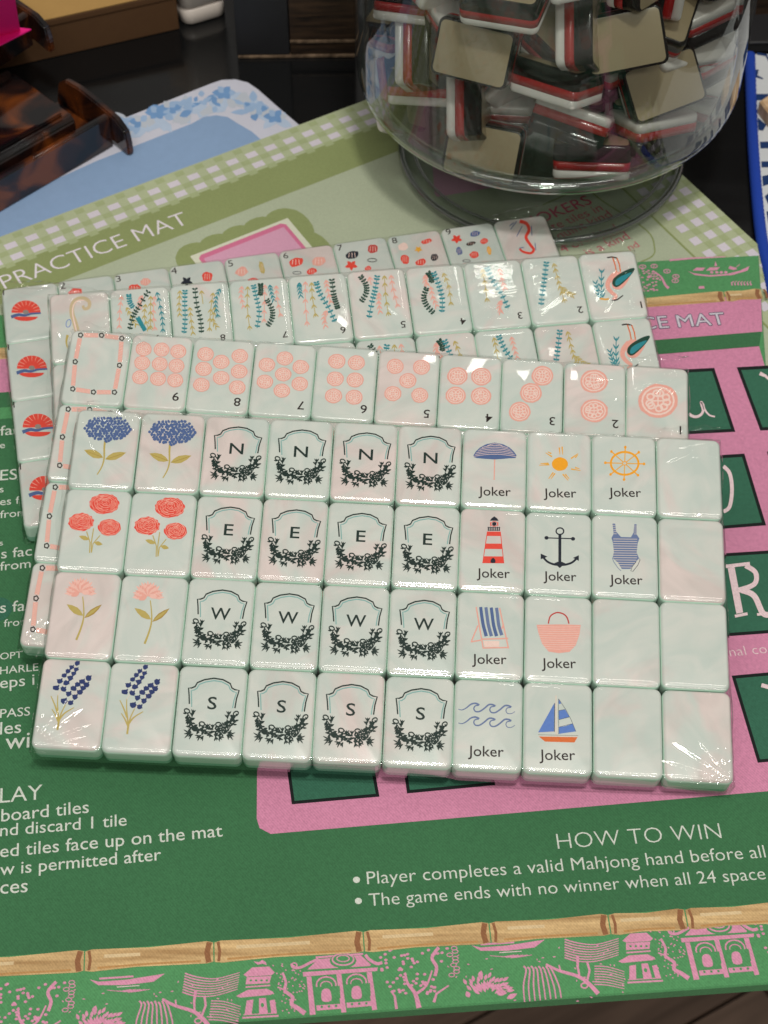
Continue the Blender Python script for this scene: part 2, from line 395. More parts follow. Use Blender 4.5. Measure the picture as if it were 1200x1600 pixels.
def lathe(name, prof, seg=96, closed=True):
    V, Fc = [], []; n = len(prof)
    for i in range(seg):
        a = 2 * math.pi * i / seg
        V += [(r * math.cos(a), r * math.sin(a), z) for r, z in prof]
    for i in range(seg):
        j = (i + 1) % seg
        for k in range(n if closed else n - 1):
            l = (k + 1) % n; Fc.append([i * n + k, j * n + k, j * n + l, i * n + l])
    me = mesh(name, V, Fc, None, True)
    return me

# ================================================================== SETTING: table and floor
Z_TABLE, Z_BLUE, Z_LIME, Z_GREEN = -0.0062, -0.0046, -0.0030, -0.0012
GA = math.radians(4.3); G1 = Vector((math.cos(GA), math.sin(GA))); G2 = Vector((-math.sin(GA), math.cos(GA)))
GO = un(500, 1587, Z_GREEN).to_2d()
def gm(u, v): p = GO + G1 * u + G2 * v; return (p.x, p.y)           # green mat's own axes (metres)
tt = table_material()
tp = [gm(-0.55, 0.016), gm(0.55, 0.016), gm(0.55, 0.85), gm(-0.55, 0.85)]
table = link('tabletop', prism('tabletop', tp, Z_TABLE - 0.02, Z_TABLE, 0.001), None, [tt]); tag(table, kind='structure')
floor = link('floor', mesh('floor', [(-3, -3, -0.76), (3, -3, -0.76), (3, 3, -0.76), (-3, 3, -0.76)], [[0, 1, 2, 3]]), None,
             [simple('floor_underlay', (0.02, 0.014, 0.01, 1), 0.8)]); tag(floor, kind='structure')
plankm = [wood_material('floor_plank_wood%d' % i, (0.13 * k, 0.088 * k, 0.066 * k, 1), (0.26 * k, 0.175 * k, 0.13 * k, 1), (1.2, 14, 14), 0.5) for i, k in enumerate((0.8, 1.0, 1.2))]
pa = math.radians(29)
pme = [box_mesh('plank', -0.6, 0.6, -0.0385, 0.0385, -0.012, 0, 0.002) for _ in range(3)]
for i, me in enumerate(pme): me.materials.append(plankm[i])
fc = un(900, 1600, -0.75).to_2d()
for i in range(-9, 10):
    for j in (-1, 0, 1):
        o = link('plank', pme[(i * 7 + j * 3) % 3], floor)
        c = fc + Vector((math.cos(pa), math.sin(pa))) * (j * 1.203 + (i % 3) * 0.37) + Vector((-math.sin(pa), math.cos(pa))) * (i * 0.0795)
        o.location = (c.x, c.y, -0.75); o.rotation_euler = (0, 0, pa)

# ================================================================== MATS
G_SCENE = fabric('mat_border_green', rgb(84, 148, 96)); G_DARK = fabric('mat_dark_green', rgb(60, 112, 74)); G_PINK = fabric('mat_pink', rgb(208, 136, 168))
G_TEAL = fabric('mat_teal_square', rgb(54, 106, 84)); G_BLK = fabric('mat_black_line', rgb(22, 28, 28)); G_WHITE = fabric('mat_white_ink', rgb(208, 214, 204)); G_PWHITE = fabric('mat_pinkish_white_ink', rgb(232, 208, 212))
G_TOILE = fabric('mat_toile_pink', rgb(216, 148, 176)); G_GREY = fabric('mat_grey_outline', rgb(92, 84, 104)); G_JOINT = fabric('mat_bamboo_joint', rgb(146, 100, 68)); G_SILV = fabric('mat_silver_ink', rgb(206, 200, 212))
def bamboo_material():
    m = fabric('mat_bamboo_base', rgb(210, 182, 138)); nt = m.node_tree; N, L = nt.nodes, nt.links; b = N['Principled BSDF']
    src = b.inputs['Base Color'].links[0].from_socket
    tc = N.new('ShaderNodeTexCoord'); mp = N.new('ShaderNodeMapping'); mp.inputs['Rotation'].default_value = (0, 0, -GA); mp.inputs['Scale'].default_value = (22, 420, 1)
    L.new(tc.outputs['Object'], mp.inputs['Vector'])
    nz = N.new('ShaderNodeTexNoise'); nz.inputs['Scale'].default_value = 1.0; nz.inputs['Detail'].default_value = 4; L.new(mp.outputs[0], nz.inputs['Vector'])
    cr = N.new('ShaderNodeValToRGB'); e = cr.color_ramp
    e.elements[0].position = 0.3; e.elements[0].color = (0.62, 0.52, 0.42, 1); e.elements[1].position = 0.7; e.elements[1].color = (1.15, 1.12, 1.02, 1)
    L.new(nz.outputs['Fac'], cr.inputs['Fac'])
    mu = N.new('ShaderNodeMixRGB'); mu.blend_type = 'MULTIPLY'; mu.inputs[0].default_value = 1; L.new(src, mu.inputs[1]); L.new(cr.outputs[0], mu.inputs[2])
    L.new(mu.outputs[0], b.inputs['Base Color']); return m
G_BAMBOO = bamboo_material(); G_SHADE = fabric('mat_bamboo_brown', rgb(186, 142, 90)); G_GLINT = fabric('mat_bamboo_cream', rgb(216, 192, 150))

green = empty('practice_mat', (GO.x, GO.y, Z_TABLE))
tag(green, 'green and pink printed practice mat lying under the wrapped tile packs', 'game mat')
def gloc(x, y): return (x - GO.x, y - GO.y)
GZ = Z_GREEN - Z_TABLE
outl = [gm(-0.52, 0), gm(0.189, 0), gm(0.189, 0.255), gm(0.1995, 0.3187), gm(0.10, 0.3187), gm(-0.16, 0.3045), gm(-0.52, 0.296)]
o = link('fabric_base', prism('fabric_base', [gloc(*p) for p in outl], 0.0002, GZ, 0.0006), green, [G_SCENE])
def gp_px(x, y): p = un(x, y, Z_GREEN); return (p.x - GO.x, p.y - GO.y)
def gp_m(u, v): x, y = gm(u, v); return (x - GO.x, y - GO.y)
LZ = 2.5e-5
def GP(conv, z): return Print(conv, dz=5e-7, z0=GZ + z)
top = lambda v, u: v - max(0.0, 0.19 - u) * 0.036                    # the far edge runs a little askew
p = GP(gp_m, 0.00003); p.poly([(-0.5198, 0.0262), (0.1885, 0.0262), (0.1885, 0.26), (-0.5198, 0.26 - 0.0255)], G_DARK); p.build('inner_panel', green)
p = GP(gp_m, 0.00003)
p.poly([(-0.5198, top(0.274, -0.52)), (0.1915, 0.274), (0.1955, 0.2955), (-0.5198, top(0.2955, -0.52))], G_PINK)
p.build('header_band', green)
p = GP(gp_m, 0.00006)
p.poly([(-0.5198, top(0.266, -0.52)), (0.1885, 0.266), (0.1912, 0.2741), (-0.5198, top(0.2741, -0.52))], G_DARK); p.build('stripe', green)
p = GP(gp_m, 0.00006)
c0 = [(-0.0168, 0.068), (-0.0160, 0.0645), (-0.0125, 0.0621)]
p.poly(c0 + [(0.1885, 0.0665), (0.1885, 0.2661), (-0.010, top(0.266, -0.01))], G_PINK); p.build('letter_panel', green)
# bamboo poles
def bamboo(u0, v0, v1, joints, kind):
    for k in range(len(joints) - 1):
        a, b = joints[k], joints[k + 1]; L = b - a; h = v1 - v0; s = top if kind else (lambda v, u: v)
        pr = GP(gp_m, 0.00010)
        pr.poly([(a + .0002, s(v0 + .0002, a)), (a + .0025, s(v0 - .0002, a)), (a + L * .4, s(v0 + .0004, a + L * .4)), (b - .0022, s(v0 - .0001, b)), (b - .0002, s(v0 + .0003, b)),
                 (b - .0002, s(v1 - .0003, b)), (b - .0022, s(v1 + .0002, b)), (a + L * .5, s(v1 - .0005, a + L * .5)), (a + .0022, s(v1 + .0001, a)), (a + .0002, s(v1 - .0004, a))], G_BAMBOO)
        pr.stroke([(b - .0016, s(v0 + .0002, b)), (b - .0021, s((v0 + v1) / 2, b)), (b - .0013, s(v1 - .0002, b))], .0017, G_JOINT)
        pr.stroke([(b + .0014, s(v0 + .0003, b)), (b + .0018, s((v0 + v1) / 2, b)), (b + .0013, s(v1 - .0003, b))], .0009, G_JOINT)
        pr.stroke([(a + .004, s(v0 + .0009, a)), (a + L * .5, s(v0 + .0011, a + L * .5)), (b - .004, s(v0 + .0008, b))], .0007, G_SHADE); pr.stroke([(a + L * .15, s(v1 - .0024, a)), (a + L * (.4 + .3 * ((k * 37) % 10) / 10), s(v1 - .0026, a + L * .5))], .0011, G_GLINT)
        pr.build('bamboo_segment', green)
js = sorted([-0.115, -0.0705, -0.0312] + [0.0146, 0.0535, 0.0905, 0.1145, 0.1445, 0.187, -0.160, -0.21])
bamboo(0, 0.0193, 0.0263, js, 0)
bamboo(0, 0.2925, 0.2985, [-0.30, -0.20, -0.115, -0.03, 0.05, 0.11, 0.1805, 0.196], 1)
# letter squares
def square(px, letter=None):
    pr = GP(gp_px, 0.00010); pr.poly(px, G_BLK)
    c = (sum(q[0] for q in px) / 4, sum(q[1] for q in px) / 4)
    ins = []
    for i, q in enumerate(px):
        a, b = px[i - 1], px[(i + 1) % 4]
        d1 = Vector((a[0] - q[0], a[1] - q[1])).normalized(); d2 = Vector((b[0] - q[0], b[1] - q[1])).normalized()
        v = (d1 + d2) * 5.0 / max(abs(d1.x * d2.y - d1.y * d2.x), .4); ins.append((q[0] + v.x, q[1] + v.y))
    pr.poly(ins, G_TEAL)
    pr.build('letter_square', green)
square([(1008, 581), (1116, 575), (1149, 675), (1030, 681)])
square([(1151, 574), (1262, 568), (1300, 668), (1188, 673)])
square([(1046, 716), (1163, 709), (1197, 821), (1075, 831)])
square([(1198, 706), (1312, 700), (1345, 810), (1234, 818)])
square([(1016, 872), (1270, 856), (1278, 984), (1020, 1003)])
square([(1143, 1056), (1276, 1044), (1322, 1180), (1184, 1192)])
square([(440, 1140), (572, 1130), (593, 1245), (456, 1257)])
square([(620, 1126), (752, 1117), (774, 1227), (636, 1240)])
w = Zw(980, 380, 5); conv = lambda x, y: gp_px(*w(x, y))
def glyph(conv, z=0.00022): return GP(conv, z)
p = glyph(conv); p.stroke([(478, 1335), (520, 1358), (565, 1350), (592, 1312), (575, 1245), (592, 1262), (604, 1300), (640, 1345), (685, 1358)], 24, G_PWHITE, 12, smooth=5); p.build('letter_print', green)
p = glyph(conv); p.stroke([(1035, 1020), (1080, 1040), (1120, 1080)], 30, G_PWHITE, 14); p.build('letter_print', green)
p = GP(conv, 0.00010)
for k in range(8): dx, dy = 6 * math.cos(k * .785), 6 * math.sin(k * .785); p.text('CE MAT', (114 + dx, 675 + dy), (775 + dx, 634 + dy), G_GREY)
p.build('lettering_outline', green)
p = GP(conv, 0.00012); p.text('CE MAT', (114, 675), (775, 634), G_SILV); p.build('lettering', green)
w2 = Zw(1050, 540, 2.2222); conv = lambda x, y: gp_px(*w2(x, y))
p = glyph(conv); p.stroke([(178, 420), (200, 445), (208, 500), (200, 560), (178, 578)], 13, G_PWHITE, smooth=5); p.build('letter_print', green)
p = glyph(conv); p.stroke([(205, 772), (235, 930)], 24, G_PWHITE); p.stroke([(186, 768), (270, 758)], 12, G_PWHITE)
p.stroke([(255, 765), (290, 790), (285, 830), (225, 852)], 17, G_PWHITE, smooth=5)
p.stroke([(240, 850), (285, 870), (315, 930), (345, 935)], 20, G_PWHITE, smooth=5); p.stroke([(218, 941), (262, 932)], 10, G_PWHITE); p.stroke([(295, 935), (345, 930)], 9, G_PWHITE); p.build('letter_print', green)
p = glyph(conv); p.stroke([(310, 1180), (345, 1190)], 14, G_PWHITE); p.build('letter_print', green)
p = GP(conv, 0.00012); p.text('nal co', (203, 1080), (332, 1068), G_PWHITE, off=-0.012); p.build('lettering', green)
# running text
conv = gp_px
def line(s, a, b, off=0.0, m=None):
    pr = GP(gp_px, 0.00012); pr.text(s, a, b, m or G_WHITE, off=off); pr.build('lettering', green)
line('LAY', (0, 1255), (66, 1249), -0.004)
line('board tiles', (2, 1284), (139, 1270), 0.002); line('nd discard 1 tile', (0, 1307), (198, 1290), 0.002)
line('ed tiles face up on the mat', (0, 1340), (348, 1307), 0.002); line('w is permitted after', (0, 1368), (252, 1344), 0.002)
line('ces', (0, 1397), (43, 1394), 0.002)
line('HOW TO WIN', (872, 1327), (1128, 1310), -0.016)
line('Player completes a valid Mahjong hand before all', (574, 1382), (1197, 1340), -0.006)
line('The game ends with no winner when all 24 space', (577, 1416), (1197, 1374), -0.006)
for bx, by in ((557, 1375), (560, 1408)): pr = GP(gp_px, 0.00012); pr.ell(bx, by, 5.5, 5, G_WHITE); pr.build('bullet_point', green)
LFT = [('fac', 0, 681, 32, 678), ('e', 0, 701, 8, 700), ('ES', 0, 751, 27, 749), ('s', 0, 770, 6, 769), ('es f', 0, 790, 31, 787), ('from', 0, 810, 42, 806),
       ('s', 0, 853, 5, 852), ('s fac', 2, 873, 50, 868), ('from', 0, 892, 48, 887), ('s fac', 0, 958, 52, 953), ('from', 6, 980, 46, 976),
       ('OPT', 0, 1031, 35, 1028), ('HARLE', 0, 1054, 60, 1048), ('eps i', 0, 1076, 54, 1070), ('PASS', 0, 1122, 47, 1118), ('les', 0, 1148, 33, 1145), ('wi', 8, 1171, 46, 1168)]
for s, x0, y0, x1, y1 in LFT: line(s, (x0, y0), (x1, y1), 0.002)
# small round stain on the left
pr = GP(gp_px, 0.00011); pr.poly([(-10, 938), (8, 935), (20, 948), (10, 966), (-10, 970)], G_TEAL, 4); pr.stroke([(10, 950), (30, 938)], 2, G_TEAL); pr.build('leaf_print', green)

# toile border
TV = Vector(gp_px(1127, 1499)) - Vector(gp_px(532.5, 1553))
def toile(shift):
    out = []
    def start(conv0, name):
        pr = GP(lambda x, y: tuple(Vector(gp_px(*conv0(x, y))) + TV * shift), 0.00006); out.append((pr, name)); return pr
    a = Zw(200, 1420, 2.857); b = Zw(500, 1400, 1.714); T = G_TOILE
    p = start(a, 'pagoda_motif')
    p.poly([(560, 235), (580, 250), (600, 245), (620, 252), (615, 238), (600, 228), (585, 238)], T)
    p.poly([(515, 295), (555, 262), (630, 258), (655, 285), (640, 297), (530, 303)], T)
    p.poly([(530, 305), (640, 300), (632, 332), (525, 338)], T)
    for k in range(4): p.ell(548 + k * 24, 320, 6, 5, G_SCENE, n=8)
    p.stroke([(525, 350), (635, 342)], 7, T)
    p.poly([(482, 390), (535, 362), (620, 357), (650, 372), (640, 384), (500, 397)], T)
    p.poly([(530, 410), (560, 405), (552, 472), (520, 475)], T); p.poly([(585, 400), (615, 398), (625, 470), (585, 472)], T); p.poly([(632, 410), (655, 405), (665, 465), (640, 468)], T)
    p.ell(600, 430, 8, 10, G_SCENE, n=8); p.stroke([(510, 487), (672, 478)], 8, T); p.stroke([(515, 474), (665, 466)], 4, T)
    p = start(a, 'tree_motif')
    p.stroke([(690, 285), (705, 330), (700, 365), (735, 395), (730, 425), (760, 445), (790, 468)], 10, T, 22, smooth=4); p.stroke([(668, 350), (705, 365)], 7, T)
    rr = random.Random(3)
    for k in range(80):
        x, y = rr.uniform(645, 790), rr.uniform(240, 465)
        if 235 + (x - 645) * .1 < y < 470 and not (x > 770 and y < 320): p.ell(x, y, 4.2, 3.2, T, rot=30, n=6)
    p = start(a, 'gate_motif')
    p.poly([(838, 213), (1050, 197), (1050, 206), (838, 222)], T)
    p.poly([(800, 272), (850, 225), (1040, 208), (1085, 250), (1080, 256)], T)
    p.ell(960, 232, 60, 34, G_SCENE, n=14); p.ring(960, 226, 48, 26, 7, T); p.ring(960, 222, 28, 14, 5, T)
    p.stroke([(730, 245), (738, 262), (770, 262), (815, 240), (850, 225)], 12, T, smooth=4); p.stroke([(1135, 240), (1110, 245), (1075, 225), (1060, 205)], 14, T, smooth=4); p.ring(742, 252, 12, 10, 6, T)
    p.poly([(780, 283), (1115, 262), (1112, 278), (782, 303)], T)
    p.poly([(797, 303), (818, 302), (838, 472), (812, 475)], T); p.poly([(930, 292), (952, 290), (975, 462), (953, 464)], T); p.poly([(1065, 283), (1088, 282), (1112, 450), (1090, 453)], T)
    for cx, cy in ((885, 340), (1020, 328)):
        p.ring(cx, cy, 44, 36, 7, T, n=16); p.ring(cx, cy + 4, 26, 20, 5, T, n=12)
        p.poly([(cx - 58, cy + 10), (cx + 60, cy + 4), (cx + 64, cy + 60), (cx - 50, cy + 66)], G_SCENE)
        p.poly([(cx - 18, cy + 72), (cx - 20, cy + 28), (cx, cy + 16), (cx + 18, cy + 26), (cx + 22, cy + 70)], T, 3)
        p.poly([(cx - 45, cy + 92), (cx + 65, cy + 84), (cx + 68, cy + 106), (cx - 42, cy + 115)], T)
        for k in range(3): p.ell(cx - 20 + 32 * k, cy + 98 - 2 * k, 6, 6, G_SCENE, n=8)
    p = start(b, 'tree_motif')
    rr = random.Random(5)
    for k in range(85):
        x, y = rr.uniform(160, 345), rr.uniform(138, 262)
        if abs(x - 250) < 95 - (y - 138) * .15: p.ell(x, y, 4.8, 3.8, T, n=7)
    p.stroke([(265, 300), (255, 262), (235, 235), (228, 205)], 14, T, 4, smooth=4); p.stroke([(258, 262), (285, 240), (300, 200)], 8, T, 4, smooth=4); p.stroke([(205, 303), (200, 268), (190, 255)], 8, T, 4)
    p.stroke([(305, 285), (312, 262), (345, 240)], 8, T, 4); p.stroke([(318, 138), (300, 165), (312, 190), (308, 215)], 9, T, smooth=4)
    for k in range(9): p.ring(345 + rr.uniform(-8, 22), 140 + k * 9, 8, 5, 2.5, T, n=8)
    p = start(b, 'boat_motif')
    p.poly([(405, 132), (430, 138), (500, 133), (570, 122), (602, 117), (575, 138), (500, 147), (430, 147)], T); p.stroke([(430, 130), (480, 127), (520, 124)], 5, T); p.stroke([(480, 152), (540, 148)], 2, G_PWHITE)
    p = start(b, 'shrub_motif')
    for k in range(16):
        ang = -150 + k * 8; r0 = rr.uniform(16, 30); r1 = r0 + rr.uniform(18, 34)
        for rr2 in ((r0, r1), (r1, r1 + 16)):
            p.leaf(455 + rr2[0] * math.cos(math.radians(ang)) * 1.3, 275 + rr2[0] * math.sin(math.radians(ang)), 455 + rr2[1] * math.cos(math.radians(ang + 6)) * 1.3, 275 + rr2[1] * math.sin(math.radians(ang + 6)), 9, T)
    p.leaf(400, 272, 392, 255, 14, T); p.leaf(500, 275, 528, 262, 14, T); p.leaf(428, 220, 432, 200, 14, T)
    p = start(b, 'willow_motif')
    for k in range(8): p.stroke([(545 + k * 10, 188 + k % 2 * 3), (552 + k * 10, 200), (545 + k * 13.5, 240), (548 + k * 14, 284 - k * 1.5)], 5, T, 3.5, smooth=4)
    p = start(b, 'branch_motif')
    p.stroke([(605, 183), (640, 200), (690, 215), (720, 235), (745, 262)], 6, T, 12, smooth=4); p.stroke([(690, 160), (690, 190), (695, 215)], 8, T, 5); p.stroke([(715, 175), (722, 200), (715, 230)], 6, T); p.stroke([(640, 185), (645, 205)], 4, T)
    p.ring(708, 240, 9, 7, 4, T, n=10)
    for k in range(8): p.stroke([(655, 116 + k * 7), (690, 126 + k * 7), (740, 130 + k * 6.4), (800, 114 + k * 6.2)], 3.8, T, 2.2, smooth=4)
    for k in range(8): p.stroke([(735, 188 + k * 7), (770, 190 + k * 7), (815, 203 + k * 6.5)], 3.4, T, 2, smooth=4)
    p = start(b, 'leaf_scatter')
    for k in range(70):
        x, y = rr.uniform(340, 830), rr.uniform(120, 285); yb = 150 - (x - 340) * .055
        if y < yb or (410 < x < 600 and y < 160) or (540 < x < 650 and y > 175) or (400 < x < 520 and y > 205): continue
        a = rr.uniform(0, 3.1); p.leaf(x, y, x + 9 * math.cos(a), y + 6 * math.sin(a), 3.4, T)
    for k in range(5): p.stroke([(455 + k * 14, 160 + k * 1.5), (490 + k * 12, 163), (520 + k * 12, 158)], 1.8, T)
    for pr, nm in out:
        o = pr.build(nm, green)
        if nm == 'leaf_scatter': o['kind'] = 'stuff'
toile(0); toile(-1); toile(1)
wt = Zw(980, 380, 5); convt = lambda x, y: gp_px(*wt(x, y))
p = GP(convt, 0.00006)
p.poly([(470, 218), (520, 235), (640, 250), (780, 240), (880, 215), (955, 180), (940, 215), (820, 250), (640, 262), (530, 250)], G_TOILE)
for q in ([(510, 215), (540, 192), (610, 192), (590, 215)], [(615, 215), (645, 190), (725, 188), (700, 212)], [(790, 200), (800, 178), (840, 190), (860, 205), (830, 210)], [(680, 180), (690, 140), (702, 178)]): p.poly(q, G_TOILE)
for x in (660, 700, 735, 770): p.ell(x, 228, 14, 10, G_TOILE, n=8)
p.stroke([(840, 200), (880, 165)], 5, G_TOILE); p.build('boat_motif', green)
p = GP(convt, 0.00006); rr = random.Random(9)
p.stroke([(200, 215), (250, 250), (275, 280), (300, 330), (325, 352)], 8, G_TOILE, 22, smooth=4)
for k in range(70):
    x, y = rr.uniform(70, 300), rr.uniform(200, 375)
    if x < 250 + (y - 200) * .2 and (y > 270 or x < 200): p.ell(x, y, 11, 6, G_TOILE, n=7)
for cx, cy in ((210, 180), (310, 220), (380, 260), (210, 250), (120, 185), (375, 295)): p.ring(cx, cy, 26, 14, 7, G_TOILE, n=10); p.ell(cx, cy, 8, 5, G_TOILE, n=6)
for k in range(7): p.stroke([(820 + k * 25, 330), (815 + k * 24, 310), (835 + k * 22, 298)], 13, G_TOILE, 5)
p.poly([(560, 338), (600, 335), (605, 355), (558, 358)], G_TOILE); p.poly([(330, 128), (520, 112), (770, 104), (770, 110), (520, 124), (330, 142)], G_TOILE); p.build('tree_motif', green)

# lime mat ------------------------------------------------------
LA = math.radians(31); L1 = Vector((math.cos(LA), math.sin(LA))); L2 = Vector((math.sin(LA), -math.cos(LA)))
LO = un(0, 369, Z_LIME).to_2d()
lime = empty('practice_mat', (LO.x, LO.y, Z_TABLE)); tag(lime, 'pale green practice mat with gingham border under the glass bowl', 'game mat')
def lm(a, b): q = L1 * a + L2 * b; return (q.x, q.y)
LZZ = Z_LIME - Z_TABLE
LIME_PALE = fabric('mat_pale_lime', rgb(176, 186, 160), 0.08); LIME = fabric('mat_lime_band', rgb(142, 154, 102), 0.08); LIME_MID = fabric('mat_gingham_mid', rgb(178, 188, 152), 0.06); LIME_DK = fabric('mat_gingham_green', rgb(166, 178, 134), 0.06)
LAV = fabric('mat_gingham_white', rgb(214, 208, 218), 0.05); LPINK = fabric('mat_tile_pink', rgb(214, 160, 186), 0.06); LPINK2 = fabric('mat_tile_pink_edge', rgb(210, 116, 150), 0.06); LTXT = fabric('mat_crimson_ink', rgb(196, 72, 104), 0.06); LWH = fabric('mat_lilac_white_ink', rgb(228, 222, 228), 0.05); LPALE2 = fabric('mat_pale_cream', rgb(214, 216, 196), 0.05)
o = link('fabric_base', prism('fabric_base', [lm(-0.16, 0), lm(0.262, 0), lm(0.2685, 0.003), lm(0.2712, 0.01), lm(0.2712, 0.24), lm(-0.16, 0.24)], 0.0002, LZZ, 0.0005), lime, [LIME_MID])
def LP(conv, z): return Print(conv, dz=3e-7, z0=LZZ + z)
def lp_px(x, y): q = un(x, y, Z_LIME); return (q.x - LO.x, q.y - LO.y)
p = LP(lm, 0.00003)
rr = random.Random(2)
for i in range(-16, 29):
    for j, b in enumerate((0.0004, 0.0078, 0.0151)):
        a = i * 0.00955 - 0.0006 - 0.0004 * j
        bb = b if j else 0.0; h = 0.0036 if j else 0.0022
        if a + 0.005 < 0.268 and j: p.poly([(a, bb - h / 2), (a + 0.0052, bb - h / 2), (a + 0.0052, bb + h / 2), (a, bb + h / 2)], LAV)
        if a + 0.0098 < 0.268: p.poly([(a + 0.0054, bb + h / 2 + .0003), (a + 0.0094, bb + h / 2 + .0003), (a + 0.0094, bb + h / 2 + .0033), (a + 0.0054, bb + h / 2 + .0033)], LIME_DK)
for i in range(0, 24):
    for j in range(3):
        b = 0.0225 + i * 0.0092; a = 0.2475 + j * 0.0078
        p.poly([(a, b), (a + 0.0042, b), (a + 0.0042, b + 0.0046), (a, b + 0.0046)], LAV)
        p.poly([(a + .0044, b + .0049), (a + 0.0076, b + .0049), (a + .0076, b + 0.0089), (a + .0044, b + 0.0089)], LIME_DK)
p.build('gingham_border', lime)
p = LP(lm, 0.00005); p.poly([(-0.1598, 0.0187), (0.2435, 0.0187), (0.2435, 0.0388), (-0.1598, 0.0388)], LIME); p.build('title_band', lime)
p = LP(lm, 0.00005); p.poly([(-0.1598, 0.0389), (0.2425, 0.0389), (0.2425, 0.2398), (-0.1598, 0.2398)], LIME_PALE); p.stroke([(0.2432, 0.0389), (0.2432, 0.2398)], 0.0010, LIME); p.build('inner_panel', lime)
p = LP(lp_px, 0.0001); p.text('PRACTICE MAT', (8, 452), (297, 349), LWH, off=-0.010); p.build('lettering', lime)
# scalloped frames round the printed tiles
def scallop(a0, a1, b0, b1, n, m, name, cols):
    pr = LP(lm, 0.00010)
    for k in range(n):
        t = a0 + (a1 - a0) * (k + .5) / n
        pr.ell(t, b0, (a1 - a0) / n * .62, 0.0042, m, n=14)
    for k in range(max(2, int(n * .6))):
        t = b0 + (b1 - b0) * (k + .5) / max(2, int(n * .6))
        pr.ell(a0, t, .0042, (b1 - b0) / n, m, n=14); pr.ell(a1, t, .0042, (b1 - b0) / n, m, n=14)
    pr.poly([(a0, b0), (a1, b0), (a1, b1), (a0, b1)], m)
    pr.poly([(a0 + .003, b0 + .003), (a1 - .003, b0 + .003), (a1 - .003, b1), (a0 + .003, b1)], cols[0])
    pr.poly([(a0 + .0055, b0 + .0062), (a0 + .0072, b0 + .0046), (a1 - .0072, b0 + .0046), (a1 - .0055, b0 + .0062), (a1 - .0055, b1), (a0 + .0055, b1)], cols[1])
    pr.poly([(a0 + .0072, b0 + .0072), (a1 - .0072, b0 + .0072), (a1 - .0072, b1), (a0 + .0072, b1)], cols[2])
    pr.build(name, lime)
scallop(0.060, 0.1125, 0.0495, 0.10, 5, LIME, 'tile_picture', (LPALE2, LPINK2, LPINK))
p = LP(lp_px, 0.0001); p.poly([(675, 250), (679, 303), (683, 308), (766, 294), (771, 289), (758, 236)], LPINK); p.build('tile_picture', lime)
w3 = Zw(560, 180, 2.2222); conv = lambda x, y: lp_px(*w3(x, y))
p = LP(conv, 0.0001)
p.text('JOKERS', (612, 384), (815, 306), LTXT, off=0.004); p.build('lettering', lime)
for s, a, b in (('te tiles in', (680, 400), (852, 330)), ('quint kind', (700, 432), (884, 352)), ('4 of a kind', (712, 478), (905, 400)), ('is a kind', (800, 490), (945, 428)), ('nd', (945, 470), (978, 456))):
    p = LP(conv, 0.0001); p.text(s, a, b, LTXT, off=-0.004); p.build('lettering', lime)
p = LP(conv, 0.0001); p.stroke([(640, 312), (760, 262), (800, 262), (850, 300), (1000, 400), (1028, 460), (1020, 490), (980, 510)], 5, LIME, smooth=5); p.build('box_outline', lime)

# blue floral mat ------------------------------------------------
BO = un(300, 220, Z_BLUE).to_2d()
blue = empty('floral_mat', (BO.x, BO.y, Z_TABLE)); tag(blue, 'blue mat with white and blue floral border under the tortoiseshell rack', 'game mat')
def bp_px(x, y): q = un(x, y, Z_BLUE); return (q.x - BO.x, q.y - BO.y)
BW = simple('mat_floral_white', rgb(206, 208, 222), 0.7, 0.3, var=0.05); BB = simple('mat_powder_blue', rgb(140, 168, 204), 0.6, 0.3, var=0.06, vscale=300)
B1 = simple('floral_blue_wash', rgb(158, 186, 220), 0.7, 0.3, var=0.1); B2 = simple('floral_blue', rgb(118, 158, 206), 0.7, 0.3, var=0.15); B3 = simple('floral_pale_grey', rgb(192, 200, 212), 0.7, 0.3); B4 = simple('floral_pale_wash', rgb(184, 202, 226), 0.7, 0.3, var=0.08)
bo = [(-160, 330), (60, 238), (200, 181), (328, 130), (346, 124), (368, 123), (388, 128), (404, 139), (430, 162), (470, 196), (640, 350), (300, 480), (-160, 640)]
o = link('fabric_base', prism('fabric_base', [bp_px(*q) for q in bo], 0.0002, Z_BLUE - Z_TABLE, 0.0005), blue, [BW])
BZ = Z_BLUE - Z_TABLE
p = Print(bp_px, 5e-7, BZ + .00004); p.poly([(-160, 392), (0, 320), (150, 252), (300, 193), (318, 183), (338, 180), (356, 183), (370, 192), (394, 206), (500, 300), (300, 470), (-160, 630)], BB); p.build('inner_panel', blue)
p = Print(bp_px, 5e-7, BZ + .00006); rr = random.Random(11)
for k in range(26):                                                # broad pale washes first
    t = k / 25; x = 165 + t * 275; y = 205 - t * 62 if x < 350 else 150 + (x - 350) * .42
    a = rr.uniform(-.8, .8); p.ell(x, y + rr.uniform(-7, 9), rr.uniform(12, 24), rr.uniform(6, 11), rr.choice((B4, B4, B3)), rot=math.degrees(a), n=12, wob=.2)
for k in range(46):
    t = rr.random(); x = 170 + t * 235; y = 198 - t * 60 + rr.uniform(-12, 12)
    if x > 360: x, y = 345 + rr.uniform(0, 60), 148 + rr.uniform(0, 40)
    if x > 330 and y < 122 + abs(x - 362) * .75 + 10: y = 122 + abs(x - 362) * .75 + 12
    a = rr.uniform(0, 6.3); l = rr.uniform(14, 34)
    p.leaf(x, y, x + l * math.cos(a), y + l * .6 * math.sin(a), rr.uniform(6, 14), rr.choice((B1, B1, B1, B2, B3)))
for cx, cy in ((245, 176), (265, 168), (220, 190), (350, 145), (400, 170), (430, 182)):
    for k in range(6): p.leaf(cx, cy, cx + 19 * math.cos(k * 1.05), cy + 11 * math.sin(k * 1.05), 11, rr.choice((B1, B2, B2, B3)))
p.build('floral_border', blue)

